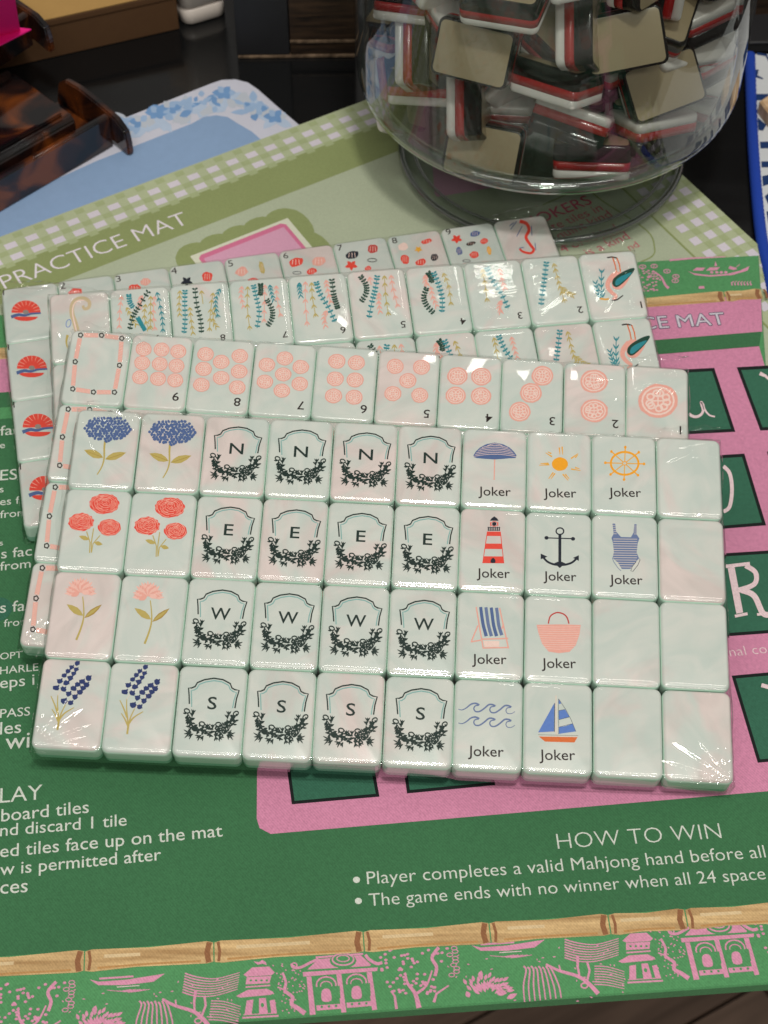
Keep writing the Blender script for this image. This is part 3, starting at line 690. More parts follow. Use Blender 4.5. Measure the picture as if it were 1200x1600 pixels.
# navy and white stitched mat at the right -------------------------
SO = un(1180, 250, Z_BLUE).to_2d()
stm = empty('stitched_mat', (SO.x, SO.y, Z_TABLE)); tag(stm, 'navy and white patterned mat with bright blue stitched edge at the right', 'game mat')
def sp_px(x, y): q = un(x, y, Z_BLUE + .0016); return (q.x - SO.x, q.y - SO.y)
EDGE = simple('blue_overlock_thread', rgb(28, 66, 168), 0.65, 0.3, var=0.2, vscale=1500); SW = simple('mat_print_white', rgb(210, 214, 216), 0.75, 0.3, var=0.05); SN = simple('mat_print_navy', rgb(24, 54, 104), 0.75, 0.3, var=0.1)
SZ = Z_BLUE + .0016 - Z_TABLE
lft = [(1164, 84), (1169, 223), (1180, 354), (1193, 425), (1212, 520)]
o = link('fabric_base', prism('fabric_base', [sp_px(x + 9, y) for x, y in lft] + [sp_px(1500, 520), sp_px(1460, 84)], 0.0002, SZ, 0.0004), stm, [SW])
# overlock edge: a row of thread loops
V, Fc = [], []
pts = catmull([sp_px(x + 8, y) for x, y in lft], 40)
A = [Vector(q) for q in pts]; nseg = 10
for i, q in enumerate(A):
    d = (A[min(i + 1, len(A) - 1)] - A[max(i - 1, 0)]).normalized(); nn = Vector((-d.y, d.x))
    r = 0.0026 * (1.0 + 0.10 * (i % 2))
    for k in range(nseg):
        a = 2 * math.pi * k / nseg; q2 = q + nn * (r * math.cos(a) * 0.95); V.append((q2.x, q2.y, 0.0026 + r * 0.85 * math.sin(a)))
for i in range(len(A) - 1):
    for k in range(nseg): Fc.append([i * nseg + k, i * nseg + (k + 1) % nseg, (i + 1) * nseg + (k + 1) % nseg, (i + 1) * nseg + k])
link('stitched_edge', mesh('stitched_edge', V, Fc, None, True), stm, [EDGE])
w6 = Zw(1040, 0, 3.8125); conv = lambda x, y: sp_px(*w6(x, y))
p = Print(conv, 5e-7, SZ + .00006)
p.stroke([(545, 320), (600, 330), (640, 400)], 14, SN); p.stroke([(540, 415), (540, 455), (580, 470)], 30, SN, 8)
for q in ([(540, 560), (900, 560), (900, 598), (542, 598)], [(548, 700), (600, 745), (580, 780), (552, 775)], [(562, 845), (900, 835), (900, 880), (565, 885)], [(570, 962), (900, 955), (900, 990), (572, 998)],
          [(575, 1050), (640, 1035), (900, 1090), (900, 1120), (640, 1090), (580, 1110)], [(590, 1170), (640, 1130), (900, 1180), (900, 1215), (610, 1215)], [(600, 1260), (900, 1250), (900, 1330), (612, 1330)],
          [(640, 320), (900, 330), (900, 460), (700, 470), (645, 430)], [(620, 600), (650, 600), (650, 845), (625, 845)], [(720, 600), (900, 600), (900, 835), (750, 835)]): p.poly(q, SN)
p.build('pattern_print', stm)
wd = empty('wooden_pusher', un(1215, 180, Z_TABLE + SZ + .0002)); tag(wd, 'pale wooden wedge lying on the navy and white mat', 'wood piece')
wl = [un(x, y, 0).to_2d() - un(1215, 180, 0).to_2d() for x, y in ((1183, 176), (1200, 164), (1262, 158), (1262, 205), (1200, 199))]
link('wedge', prism('wedge', [tuple(q) for q in wl], 0.0002, 0.007, 0.001), wd, [wood_material('pale_wood', rgb(196, 160, 122), rgb(222, 192, 154), (20, 120, 20))])

# ================================================================== TILE PACKS
TW, TH, TT = 0.0225, 0.0225 * 1.386016, 0.0097938
POSE = [((0.230163, 0.020149, -0.045651), (-0.107206, 0.425153, 0.044858)),
        ((0.226874, 0.023208, -0.063168), (-0.114024, 0.465217, 0.044138)),
        ((0.208221, 0.025894, 0.122489), (-0.126167, 0.489750, 0.038221)),
        ((0, 0, 0.201425), (-0.153579, 0.522412, TT))]
def rotm(a):
    a = Vector(a); return Matrix.Rotation(a.length, 3, a.normalized())
BM = [rotm(a) for a, t in POSE]; BT = [Vector(t) for a, t in POSE]
def on_tile(blk, c, r, win=None):
    """drawing coordinates -> metres from the centre of tile (c, r) of a pack, on its top face"""
    M, t = BM[blk], BT[blk]; nrm = M.col[2]; Mi = M.transposed(); C0 = Vector((0, 0, HC))
    cen = Vector(((c + .5) * TW, -(r + .5) * TH, 0))
    def f(x, y):
        if win: x, y = win(x, y)
        d = ray(x, y); s = nrm.dot(t - C0) / nrm.dot(d)
        q = Mi @ (C0 + d * s - t) - cen
        return (q.x, q.y)
    return f
tw, th = TW - 0.00008, TH - 0.00008
prof = [(-0.0020 * (1 - math.cos(a)), 0.00125 * (1 - math.sin(a))) for a in [math.pi / 2 * i / 7 for i in range(8)]] + [(-.0064, 0), (-.00645, 0)] + [(-TT + .0012 * (1 - math.sin(a)), .0012 * (1 - math.cos(a))) for a in [math.pi / 2 * i / 4 for i in range(5)]]
nmid = 5 + 1 + 2
TILE = lofted('tile', tw, th, 0.0025, prof, lambda k: 0 if k < 4 else (2 if k < 9 else 1), seg=6)
TILE.materials.append(PEARL); TILE.materials.append(JADE); TILE.materials.append(MINT)
ZT = 0.00003
def TP(blk, c, r, win): return Print(on_tile(blk, c, r, win), 4e-7, ZT)
rnd = random.Random(21)

wA = Zw(90, 640, 5); wB = Zw(300, 650, 5); wC = Zw(40, 890, 4.8); wD = Zw(700, 670, 5.217); wE = Zw(810, 670, 5.217); wF = Zw(700, 920, 5.217)
MOT = {}
# hydrangea
p = TP(0, 0, 0, wA)
p.stroke([(372, 245), (366, 300), (364, 385), (345, 450), (310, 508)], 17, GOLD, 8, smooth=4)
p.leaf(358, 375, 208, 316, 62, GOLD); p.leaf(372, 388, 537, 335, 58, GOLD); p.stroke([(350, 372), (225, 325)], 4, DGOLD); p.stroke([(380, 388), (520, 342)], 4, DGOLD)
ys = 52
row = 0
while ys < 252:
    x = 205 + (row % 2) * 13
    while x < 580:
        dx, dy = (x - 392) / 178, (ys - 150) / 98
        if dx * dx + dy * dy < 1.0:
            jx, jy = x + rnd.uniform(-4, 4), ys + rnd.uniform(-4, 4)
            p.ell(jx, jy, 14.0, 11.8, BLUE, rot=rnd.uniform(0, 180), n=7, wob=0.22)
        x += 25.0
    ys += 19.5; row += 1
MOT['hydrangea'] = p.mesh('flower_motif')
# three ranunculus
p = TP(0, 0, 1, wA)
p.stroke([(280, 930), (262, 1040), (262, 1120)], 8, GOLD); p.stroke([(225, 955), (252, 1040), (248, 1122)], 8, GOLD); p.stroke([(330, 985), (275, 1050), (264, 1115)], 7, GOLD)
p.leaf(245, 1018, 165, 990, 36, GOLD); p.leaf(285, 1040, 350, 1056, 34, GOLD)
for cx, cy, rx, ry in ((365, 738, 116, 78), (182, 880, 100, 70), (403, 922, 87, 66)):
    p.ell(cx, cy, rx, ry, CORAL, n=30, wob=0.06)
    for k in range(10):
        s = 0.94 - k * 0.09
        for q in range(4):
            a0 = k * 2.4 + q * 1.57 + rnd.uniform(-.3, .3); span = rnd.uniform(.8, 1.35)
            arc = [(cx + rx * s * math.cos(a0 + t * span / 5), cy - ry * .16 * (1 - s) + ry * s * math.sin(a0 + t * span / 5) * (1 + .05 * math.sin(t * 1.3))) for t in range(6)]
            p.stroke(arc, 4.2, DCORAL, 2.2, smooth=2)
MOT['ranunculus'] = p.mesh('flower_motif')
# peony
p = TP(0, 0, 2, wC)
p.stroke([(428, 205), (436, 290), (434, 370), (412, 450), (380, 530)], 7, GOLD, 16, smooth=4)
p.leaf(432, 348, 308, 262, 52, GOLD); p.leaf(440, 366, 572, 264, 40, DGOLD); p.leaf(448, 358, 560, 274, 22, GOLD)
for lay, (n, L, wd, x0) in enumerate(((17, 122, 34, 412), (13, 98, 30, 412), (9, 68, 26, 412))):
    for k in range(n):
        a = math.radians(-184 + 188 * k / (n - 1)); LL = L * (1 - .08 * ((k + lay) % 2)); sy = .98 if abs(math.cos(a)) < .8 else .8
        p.leaf(x0 + 8 * math.cos(a), 176 - 6 * lay, x0 + LL * math.cos(a), 176 - 6 * lay + LL * sy * math.sin(a), wd, PINK if (k + lay) % 2 else PINK2, .7)
p.leaf(405, 172, 340, 202, 40, PINK); p.leaf(420, 176, 482, 178, 32, PINK2)
MOT['peony'] = p.mesh('flower_motif')
# lavender
p = TP(0, 0, 3, wC)
for q in ([(238, 1205), (246, 1130), (238, 1020), (240, 940)], [(240, 1190), (262, 1090), (300, 1010)], [(246, 1135), (290, 1080), (362, 1036)], [(244, 1140), (222, 1090), (196, 1048)], [(240, 1080), (215, 1010), (188, 950)]): p.stroke(q, 15, GOLD, 6, smooth=4)
p.stroke([(240, 945), (388, 700)], 6, CREAM); p.stroke([(298, 1012), (478, 812)], 6, CREAM)
for x, y in ((228, 888), (252, 838), (288, 795), (315, 762), (340, 733), (385, 705), (280, 900), (305, 852), (333, 815), (358, 780), (375, 750), (285, 985), (320, 932), (357, 893), (388, 865), (420, 842), (470, 815), (335, 1003), (368, 955), (402, 920), (428, 890), (452, 865)):
    s = 1.22 if y > 800 else 1.0
    p.ell(x, y, 19 * s, 17 * s, NAVY, n=7, wob=.25); p.leaf(x + 5, y + 4, x + 4 + 15 * s, y - 20 * s, 13 * s, NAVY); p.leaf(x, y, x - 18 * s, y - 12 * s, 12 * s, NAVY); p.leaf(x, y, x + 20 * s, y + 6 * s, 11 * s, NAVY)
MOT['lavender'] = p.mesh('flower_motif')
# crest with wreath
p = TP(0, 2, 0, wB)
p.stroke([(180, 258), (178, 200), (174, 150), (196, 150), (222, 140), (238, 114), (290, 94), (360, 85), (425, 95), (478, 122), (490, 152), (512, 164), (543, 169), (524, 225), (512, 290)], 10, INK)
p.stroke([(197, 278), (196, 215), (194, 168), (215, 164), (236, 152), (252, 126), (298, 110), (360, 101), (418, 110), (466, 134), (478, 162), (500, 177), (524, 184), (506, 235), (495, 290)], 8, TEALL)
rw = random.Random(4)
U = catmull([(170, 345), (195, 395), (245, 432), (330, 450), (415, 440), (470, 405), (505, 350)], 8)
for i, (x, y) in enumerate(U):
    for k in range(3):
        a = rw.uniform(0, 6.28); l = rw.uniform(26, 38); ax, ay = x + rw.uniform(-14, 14), y + rw.uniform(-26, 26); p.leaf(ax, ay, ax + l * math.cos(a), ay + l * .8 * math.sin(a), rw.uniform(12, 16), INK)
p.stroke(U, 7, INK)
for x, y in ((163, 306), (519, 327), (272, 395), (392, 400), (180, 366), (492, 382)):
    p.ring(x, y, 20, 14, 9, INK, n=12, rot=rw.uniform(-30, 30)); p.stroke([(x, y + 12), (x + (345 - x) * .15, y + 50)], 6, INK)
for x0, y0, x1, y1 in ((205, 330, 212, 296), (200, 350, 200, 312), (468, 345, 468, 308), (460, 365, 455, 330), (310, 430, 312, 392), (350, 430, 350, 396), (200, 455, 140, 462), (210, 462, 168, 480), (195, 450, 168, 436), (455, 465, 508, 482), (450, 470, 478, 492), (455, 458, 492, 455), (270, 470, 228, 492), (285, 475, 262, 502), (370, 475, 378, 510), (390, 470, 418, 505), (330, 455, 318, 470)):
    p.leaf(x0, y0, x1, y1, 15, INK); p.leaf(x0 + (x1 - x0) * .3, y0 + (y1 - y0) * .3, x1 + (y1 - y0) * .5, y1 - (x1 - x0) * .5, 10, INK); p.leaf(x0 + (x1 - x0) * .3, y0 + (y1 - y0) * .3, x1 - (y1 - y0) * .5, y1 + (x1 - x0) * .5, 10, INK)
MOT['crest'] = p.mesh('crest_motif')
for ch, xs in (('N', 1.22), ('E', 1.25), ('W', 1.02), ('S', 1.2)):
    p = TP(0, 2, 0, wB); p.ctext(ch, (347, 251), 88, INK, xs=xs, off=0.010, rot=0.0); MOT['let' + ch] = p.mesh('lettering')
# jokers
def joker(blk, c, r, win, a, b):
    q = TP(blk, c, r, win); q.text('Joker', a, b, BROWN, off=0.006, ysc=0.98); return q.mesh('lettering')
JK = {}
p = TP(0, 6, 0, wD)
p.poly([(205, 216), (225, 184), (258, 152), (310, 124), (378, 111), (445, 124), (500, 150), (536, 184), (557, 214), (548, 236), (500, 238), (440, 244), (380, 248), (300, 244), (232, 238), (210, 230)], BLUE)
for k in range(7):
    t = k / 7; yy = 126 + 100 * t; hw = 62 + 118 * math.sqrt(t)
    p.stroke([(380 - hw, yy + 12), (380 - hw * .5, yy - 1), (380, yy - 6), (380 + hw * .5, yy - 1), (380 + hw, yy + 12)], 3.6, PPINK, smooth=3)
p.stroke([(379, 248), (375, 415)], 9, PINK); MOT['umbrella'] = p.mesh('umbrella_motif'); JK['umbrella'] = joker(0, 6, 0, wD, (247, 541), (512, 546))
p = TP(0, 7, 0, wD); p.ell(912, 290, 66, 55, YEL, n=26, wob=.02)
for q in ([(907, 155), (912, 212)], [(930, 148), (934, 214)], [(1002, 245), (1060, 204)], [(1036, 238), (1060, 214)], [(1003, 330), (1080, 342)], [(1035, 318), (1072, 328)], [(935, 372), (980, 424)], [(955, 372), (988, 410)], [(858, 358), (820, 410)], [(872, 366), (838, 412)], [(826, 295), (742, 300)], [(820, 284), (752, 286)], [(848, 230), (795, 198)], [(842, 205), (812, 190)]): p.stroke(q, 12, YEL2, 5)
MOT['sun'] = p.mesh('sun_motif'); JK['sun'] = joker(0, 7, 0, wD, (780, 560), (1047, 562))
p = TP(0, 8, 0, wE); p.ring(867, 282, 113, 93, 17, YEL, n=32)
for k in range(8):
    a = k * math.pi / 4 + .03; p.stroke([(867 + 15 * math.cos(a), 282 + 12 * math.sin(a)), (867 + 108 * math.cos(a), 282 + 90 * math.sin(a))], 8, YEL2); p.stroke([(867 + 118 * math.cos(a), 282 + 98 * math.sin(a)), (867 + 150 * math.cos(a), 282 + 126 * math.sin(a))], 10, YEL); p.ell(867 + 158 * math.cos(a), 282 + 132 * math.sin(a), 11, 12, YEL, n=9)
p.ring(867, 282, 18, 14, 7, YEL, n=12); MOT['wheel'] = p.mesh('ship_wheel_motif'); JK['wheel'] = joker(0, 8, 0, wE, (738, 552), (1003, 556))
p = TP(0, 6, 1, wD)
p.poly([(341, 750), (352, 732), (376, 714), (400, 732), (412, 750)], BLACKN); p.stroke([(345, 758), (345, 796)], 5, CORAL); p.stroke([(406, 758), (406, 796)], 5, CORAL); p.ring(376, 776, 27, 20, 5, CORAL); p.ell(376, 776, 18, 16, BLACKN)
for k in range(7): p.stroke([(328 + k * 15, 800), (328 + k * 15, 832)], 9, BLACKN)
p.stroke([(322, 806), (424, 806)], 4, BLACKN); p.stroke([(322, 828), (424, 828)], 4, BLACKN)
X = lambda y: (320 - (y - 838) * 37 / 257, 426 + (y - 838) * 30 / 257)
for y0, y1 in ((838, 874), (936, 980), (1040, 1096)): p.poly([(X(y0)[0], y0), (X(y0)[1], y0), (X(y1)[1], y1), (X(y1)[0], y1)], CORAL)
for k in (0, 1): p.stroke([(X(838)[k], 838), (X(1096)[k], 1096)], 6, CORAL)
p.poly([(350, 1092), (350, 1068), (368, 1052), (385, 1068), (385, 1092)], BLACKN, 3)
MOT['lighthouse'] = p.mesh('lighthouse_motif'); JK['lighthouse'] = joker(0, 6, 1, wD, (235, 1212), (506, 1216))
p = TP(0, 7, 1, wD); p.ring(913, 832, 31, 27, 11, BLACKN); p.stroke([(913, 860), (913, 1108)], 24, BLACKN); p.stroke([(800, 887), (1022, 893)], 9, BLACKN); p.ell(804, 887, 17, 15, BLACKN); p.ell(1020, 894, 17, 15, BLACKN)
p.stroke([(775, 1042), (810, 1080), (860, 1102), (913, 1108), (965, 1104), (1015, 1086), (1052, 1052)], 17, BLACKN, smooth=4)
p.poly([(757, 1016), (812, 1040), (788, 1052), (757, 1062)], BLACKN); p.poly([(1068, 1028), (1020, 1050), (1042, 1060), (1068, 1074)], BLACKN); p.poly([(860, 1098), (895, 1082), (930, 1082), (965, 1098), (938, 1112), (913, 1134), (888, 1112)], BLACKN)
MOT['anchor'] = p.mesh('anchor_motif'); JK['anchor'] = joker(0, 7, 1, wD, (780, 1234), (1050, 1240))
p = TP(0, 8, 1, wE)
sl = [(768, 775), (790, 775), (798, 840), (838, 884), (918, 886), (940, 850), (946, 780), (965, 780), (965, 862), (988, 896), (974, 935), (966, 1010), (985, 1058), (955, 1090), (915, 1145), (845, 1145), (815, 1095), (770, 1055), (780, 1005), (772, 930), (760, 892), (778, 858)]
p.poly(sl, SLATE)
for k in range(13):
    y = 900 + k * 19; x0 = 775 + (0 if y < 1060 else (y - 1060) * .75); x1 = 970 - (0 if y < 1060 else (y - 1060) * .6); p.stroke([(x0, y), (x1, y + 2)], 4.5, CREAM)
for k in range(5): p.stroke([(769 + k * 3, 790 + k * 17), (790 + k * 3, 790 + k * 17)], 4, CREAM); p.stroke([(944, 795 + k * 16), (966, 795 + k * 16)], 4, CREAM)
p.stroke([(768, 1055), (778, 1085), (812, 1135), (838, 1160)], 4, BLUE); p.stroke([(985, 1060), (994, 1070), (975, 1115), (935, 1165), (918, 1160), (930, 1125), (962, 1085)], 4, BLACKN)
MOT['swimsuit'] = p.mesh('swimsuit_motif'); JK['swimsuit'] = joker(0, 8, 1, wE, (745, 1266), (1016, 1272))
p = TP(0, 6, 2, wF)
for k in range(4): p.stroke([(268 + k * 43, 150 + k * 2), (276 + k * 43, 215), (290 + k * 42, 300), (314 + k * 42, 388 - (k == 3) * 8)], 25, SLATE if k % 2 else BLUE, 28, smooth=4)
for q in ([(232, 150), (262, 330), (290, 490)], [(422, 158), (458, 320), (495, 488)], [(246, 300), (192, 432)], [(188, 434), (270, 420)], [(275, 412), (492, 406)], [(288, 484), (497, 480)], [(452, 295), (440, 330)]): p.stroke(q, 11, PINK)
p.poly([(290, 425), (420, 428), (420, 474), (300, 476)], PPINK); MOT['deck_chair'] = p.mesh('deck_chair_motif'); JK['deck_chair'] = joker(0, 6, 2, wF, (198, 612), (480, 616))
p = TP(0, 7, 2, wF)
p.poly([(722, 292), (900, 288), (1082, 292), (1072, 370), (1042, 458), (990, 512), (905, 522), (822, 510), (768, 446), (738, 360)], PINK)
for k in range(11):
    y = 306 + k * 18; hw = 172 - (k * .2) ** 2 * 14; p.stroke([(905 - hw, y), (905, y + 4), (905 + hw, y)], 3, PPINK)
p.stroke([(818, 282), (832, 225), (868, 198), (902, 192), (945, 206), (972, 236), (986, 282)], 11, RED, smooth=4); MOT['straw_bag'] = p.mesh('bag_motif'); JK['straw_bag'] = joker(0, 7, 2, wF, (765, 642), (1046, 644))
p = TP(0, 6, 3, wF)
for dy in (0, 112):
    p.stroke([(85, 982 + dy), (115, 988 + dy), (150, 972 + dy), (188, 942 + dy), (225, 934 + dy), (256, 948 + dy)], 5, SLATE, 17, smooth=4)
    for dx, ddy in ((0, 0), (130, 8), (262, 16)):
        y = dy + ddy; last = dx == 262
        p.stroke([(250 + dx, 950 + y), (222 + dx, 956 + y), (212 + dx, 978 + y), (226 + dx, 1000 + y), (258 + dx, 1000 + y)] + ([(285 + dx, 984 + y)] if last else [(296 + dx, 976 + y), (332 + dx, 946 + y), (362 + dx, 944 + y), (388 + dx, 956 + y)]), 9, SLATE, 5 if last else 15, smooth=4)
MOT['waves'] = p.mesh('wave_motif'); JK['waves'] = joker(0, 6, 3, wF, (165, 1362), (457, 1370))
p = TP(0, 7, 3, wF)
p.poly([(868, 935), (866, 1168), (736, 1174)], LBLUE); p.stroke([(872, 935), (869, 1168)], 5, BLACKN); p.stroke([(866, 1168), (736, 1176)], 4, CREAM)
p.poly([(877, 872), (888, 872), (893, 1192), (877, 1192)], CREAM); p.poly([(903, 902), (925, 938), (903, 944)], LBLUE)
p.poly([(904, 996), (930, 992), (956, 986), (992, 1048), (950, 1058), (906, 1070)], LBLUE); p.poly([(906, 1130), (960, 1122), (1020, 1102), (1044, 1166), (970, 1176), (904, 1186)], LBLUE)
for q in ([(903, 900), (960, 985), (1005, 1070), (1044, 1166)], [(904, 996), (956, 986)], [(906, 1070), (992, 1048)], [(906, 1130), (1020, 1102)], [(903, 900), (904, 1186)]): p.stroke(q, 3, BLACKN)
p.poly([(742, 1206), (1058, 1212), (1032, 1256), (792, 1248)], ORANGE); p.stroke([(738, 1192), (1064, 1200)], 4, TAUPE); p.stroke([(738, 1204), (1062, 1210)], 5, CREAM)
MOT['sailboat'] = p.mesh('sailboat_motif'); JK['sailboat'] = joker(0, 7, 3, wF, (747, 1397), (1040, 1400))

# dots pack
wG = Zw(0, 320, 2); wH = Zw(560, 320, 1.875); wK = Zw(0, 420, 3.871)
def dots(c, win, cs, rx, ry, num, nc):
    p = TP(1, c, 0, win); r = random.Random(c)
    for x, y in cs:
        p.ell(x, y, rx, ry, PINK, n=22, wob=.03); p.ring(x, y, rx * .8, ry * .8, rx * .09, PPINK, n=18)
        for k in range(9):
            a = k * .7 + r.random() * .4; p.ring(x + rx * .45 * math.cos(a), y + ry * .45 * math.sin(a), rx * .18, ry * .18, rx * .09, PPINK, n=8)
        p.stroke([(x - rx * .35, y), (x + rx * .35, y)], rx * .07, PPINK); p.stroke([(x, y - ry * .35), (x, y + ry * .35)], rx * .07, PPINK)
    q = TP(1, c, 0, win); q.ctext(str(num), nc, 27 if win is wG else 25, BROWN, flip=True, off=0.008, xs=1.1)
    MOT['dots%d' % num] = p.mesh('circle_motif'); MOT['dn%d' % num] = q.mesh('lettering')
dots(1, wG, [(450, 450), (506, 452), (558, 458), (445, 493), (500, 497), (552, 503), (438, 538), (494, 543), (548, 548)], 25, 22, 9, (549, 600))
dots(2, wG, [(643, 466), (750, 472), (692, 490), (637, 512), (748, 520), (692, 540), (630, 562), (742, 570)], 26, 22, 8, (742, 616))
dots(3, wG, [(890, 480), (834, 500), (940, 507), (885, 530), (828, 553), (937, 560), (881, 581)], 26, 22, 7, (940, 628))
dots(4, wG, [(1053, 490), (1114, 494), (1048, 545), (1110, 548), (1043, 598), (1107, 602)], 27, 23, 6, (1137, 640))
dots(5, wH, [(108, 473), (185, 476), (145, 515), (101, 553), (180, 558)], 25, 22, 5, (200, 613))
dots(6, wH, [(290, 501), (360, 503), (285, 558), (359, 560)], 30, 26, 4, (382, 625))
dots(7, wH, [(540, 500), (506, 550), (473, 605)], 32, 29, 3, (568, 634))
dots(8, wH, [(690, 517), (690, 603)], 41, 34, 2, (752, 643))
dots(9, wH, [(878, 575)], 58, 50, 1, (944, 662))
p = TP(1, 0, 0, wK)
hx = [(488, 401), (615, 403), (737, 421), (723, 584), (692, 746), (565, 745), (440, 726), (455, 562)]
for i in range(8):
    a, b = hx[i], hx[(i + 1) % 8]; d = Vector((b[0] - a[0], b[1] - a[1])); L = d.length; d /= L
    A = (a[0] + d.x * 20, a[1] + d.y * 20); B = (b[0] - d.x * 20, b[1] - d.y * 20); p.stroke([A, B], 26, PINK)
    n = int(L / 12)
    for k in range(n):
        t = (k + .5) / n; x, y = A[0] + (B[0] - A[0]) * t, A[1] + (B[1] - A[1]) * t; p.stroke([(x - d.y * 11 - d.x * 3, y + d.x * 11 - d.y * 3), (x + d.y * 11 + d.x * 3, y - d.x * 11 + d.y * 3)], 2.6, PPINK)
for x, y in hx: p.ring(x, y, 14, 14, 8, BROWN, n=5)
MOT['frame'] = p.mesh('frame_motif')

# bamboo-sprig pack
w7 = Zw(160, 430, 4); w8 = Zw(440, 400, 3.75); w9 = Zw(720, 380, 3.75)
def sprig(p, pts, m, kind='leaf', s=1.0):
    q = catmull(pts, 7); p.stroke(q, 4.6 * s, m)
    step = {'leaf': 2, 'dense': 1, 'branch': 3}[kind]; L = {'leaf': 20, 'dense': 16, 'branch': 32}[kind] * s
    for i in range(0, len(q) - 1, step):
        x, y = q[i]; dx, dy = q[i + 1][0] - x, q[i + 1][1] - y; a = math.atan2(dy, dx)
        for sg in (1, -1):
            b = a + math.pi + sg * (1.25 if kind != 'branch' else 2.6); p.leaf(x, y, x + L * math.cos(b), y + L * math.sin(b), (13 if kind != 'branch' else 8) * s, m)
def sprigs(c, win, items, num=None, nc=None, extra=None, cap=40):
    p = TP(2, c, 0, win)
    for pts, m, kind in items: sprig(p, pts, m, kind)
    if extra: extra(p)
    MOT['sprig%d' % c] = p.mesh('sprig_motif')
    if num: q = TP(2, c, 0, win); q.ctext(num, nc, cap, BROWN, flip=True, off=0.008, xs=1.1); MOT['sn%d' % c] = q.mesh('lettering')
sprigs(1, w7, [([(120, 130), (108, 230), (105, 330)], PINK, 'branch'), ([(165, 125), (172, 170), (195, 208)], TEAL, 'leaf'), ([(150, 200), (180, 260), (212, 312)], GOLD, 'branch'), ([(250, 125), (235, 160), (232, 200)], PINK, 'branch'), ([(270, 180), (262, 260), (292, 340)], GOLD, 'branch'),
               ([(326, 130), (318, 230), (328, 345)], PINK, 'branch'), ([(302, 130), (300, 240), (300, 330)], GOLD, 'branch'), ([(222, 268), (240, 300), (268, 348)], TEAL, 'dense'), ([(340, 105), (362, 200), (375, 280), (378, 360)], TEAL, 'branch'), ([(284, 105), (225, 200), (190, 260), (170, 340)], DGRN, 'leaf')], '9', (345, 392))
sprigs(2, w7, [([(485, 95), (478, 180), (482, 250)], GOLD, 'branch'), ([(516, 100), (514, 180), (516, 280), (508, 365)], TEAL, 'leaf'), ([(545, 200), (555, 290), (565, 368)], GOLD, 'branch'), ([(578, 88), (590, 190), (612, 280), (618, 362)], DGRN, 'leaf'), ([(618, 95), (628, 180)], GOLD, 'branch'), ([(692, 110), (675, 230), (668, 352)], GOLD, 'branch'), ([(705, 200), (690, 280), (712, 325)], GOLD, 'branch'), ([(736, 85), (712, 140), (708, 200), (722, 268)], TEAL, 'branch')], '8', (752, 392))
sprigs(3, w7, [([(872, 68), (866, 130), (882, 200)], PINK, 'branch'), ([(908, 70), (905, 200), (922, 345)], GOLD, 'branch'), ([(945, 68), (962, 140), (980, 230), (966, 330)], TEAL, 'leaf'), ([(1015, 60), (1012, 180), (1010, 295)], PINK, 'branch'), ([(988, 58), (990, 95), (985, 132)], DGRN, 'leaf'), ([(1030, 158), (1060, 215), (1060, 270), (1030, 320)], DGRN, 'leaf'), ([(1045, 60), (1055, 110), (1070, 158)], TEAL, 'branch'), ([(1085, 65), (1092, 150), (1115, 262)], PINK, 'branch')], '7', (1140, 372))
sprigs(4, w8, [([(105, 155), (105, 190), (112, 236)], TEAL, 'branch'), ([(140, 150), (140, 270), (152, 412)], PINK, 'branch'), ([(175, 155), (182, 250), (202, 358)], GOLD, 'branch'), ([(205, 158), (225, 220), (275, 300), (316, 388)], TEAL, 'leaf'), ([(260, 140), (270, 200), (290, 275)], PINK, 'branch'), ([(268, 320), (250, 360), (258, 412)], PINK, 'branch'), ([(295, 143), (305, 220), (318, 270), (332, 312)], DGRN, 'leaf')], '6', (362, 435))
sprigs(5, w8, [([(465, 123), (495, 170), (495, 220), (465, 270)], DGRN, 'leaf'), ([(515, 122), (526, 172)], PINK, 'branch'), ([(560, 123), (548, 200), (530, 270), (512, 366)], TEAL, 'leaf'), ([(572, 215), (570, 270), (578, 330)], PINK, 'branch'), ([(602, 115), (610, 230), (628, 352)], GOLD, 'branch'), ([(640, 112), (655, 200), (682, 300)], PINK, 'branch')], '5', (714, 402))
sprigs(6, w8, [([(848, 105), (840, 140), (850, 168)], PINK, 'branch'), ([(858, 98), (876, 125), (876, 160)], DGRN, 'leaf'), ([(848, 190), (832, 240), (850, 290), (892, 335)], DGRN, 'leaf'), ([(872, 178), (885, 240), (908, 292)], PINK, 'branch'), ([(892, 100), (920, 170), (940, 250), (938, 330)], TEAL, 'leaf'), ([(945, 98), (978, 180), (992, 288)], GOLD, 'branch')], '4', (1063, 382))
sprigs(7, w9, [([(125, 152), (140, 230), (155, 345)], GOLD, 'branch'), ([(155, 148), (185, 215), (235, 290), (278, 382)], TEAL, 'leaf'), ([(225, 148), (240, 210), (258, 268)], PINK, 'branch'), ([(240, 335), (225, 370), (232, 402)], PINK, 'branch')], '3', (347, 424))
sprigs(8, w9, [([(502, 118), (492, 200), (480, 280), (470, 366)], TEAL, 'leaf'), ([(545, 118), (565, 200), (585, 270), (612, 352)], GOLD, 'branch'), ([(590, 260), (625, 290), (655, 305)], GOLD, 'branch')], '2', (700, 392))
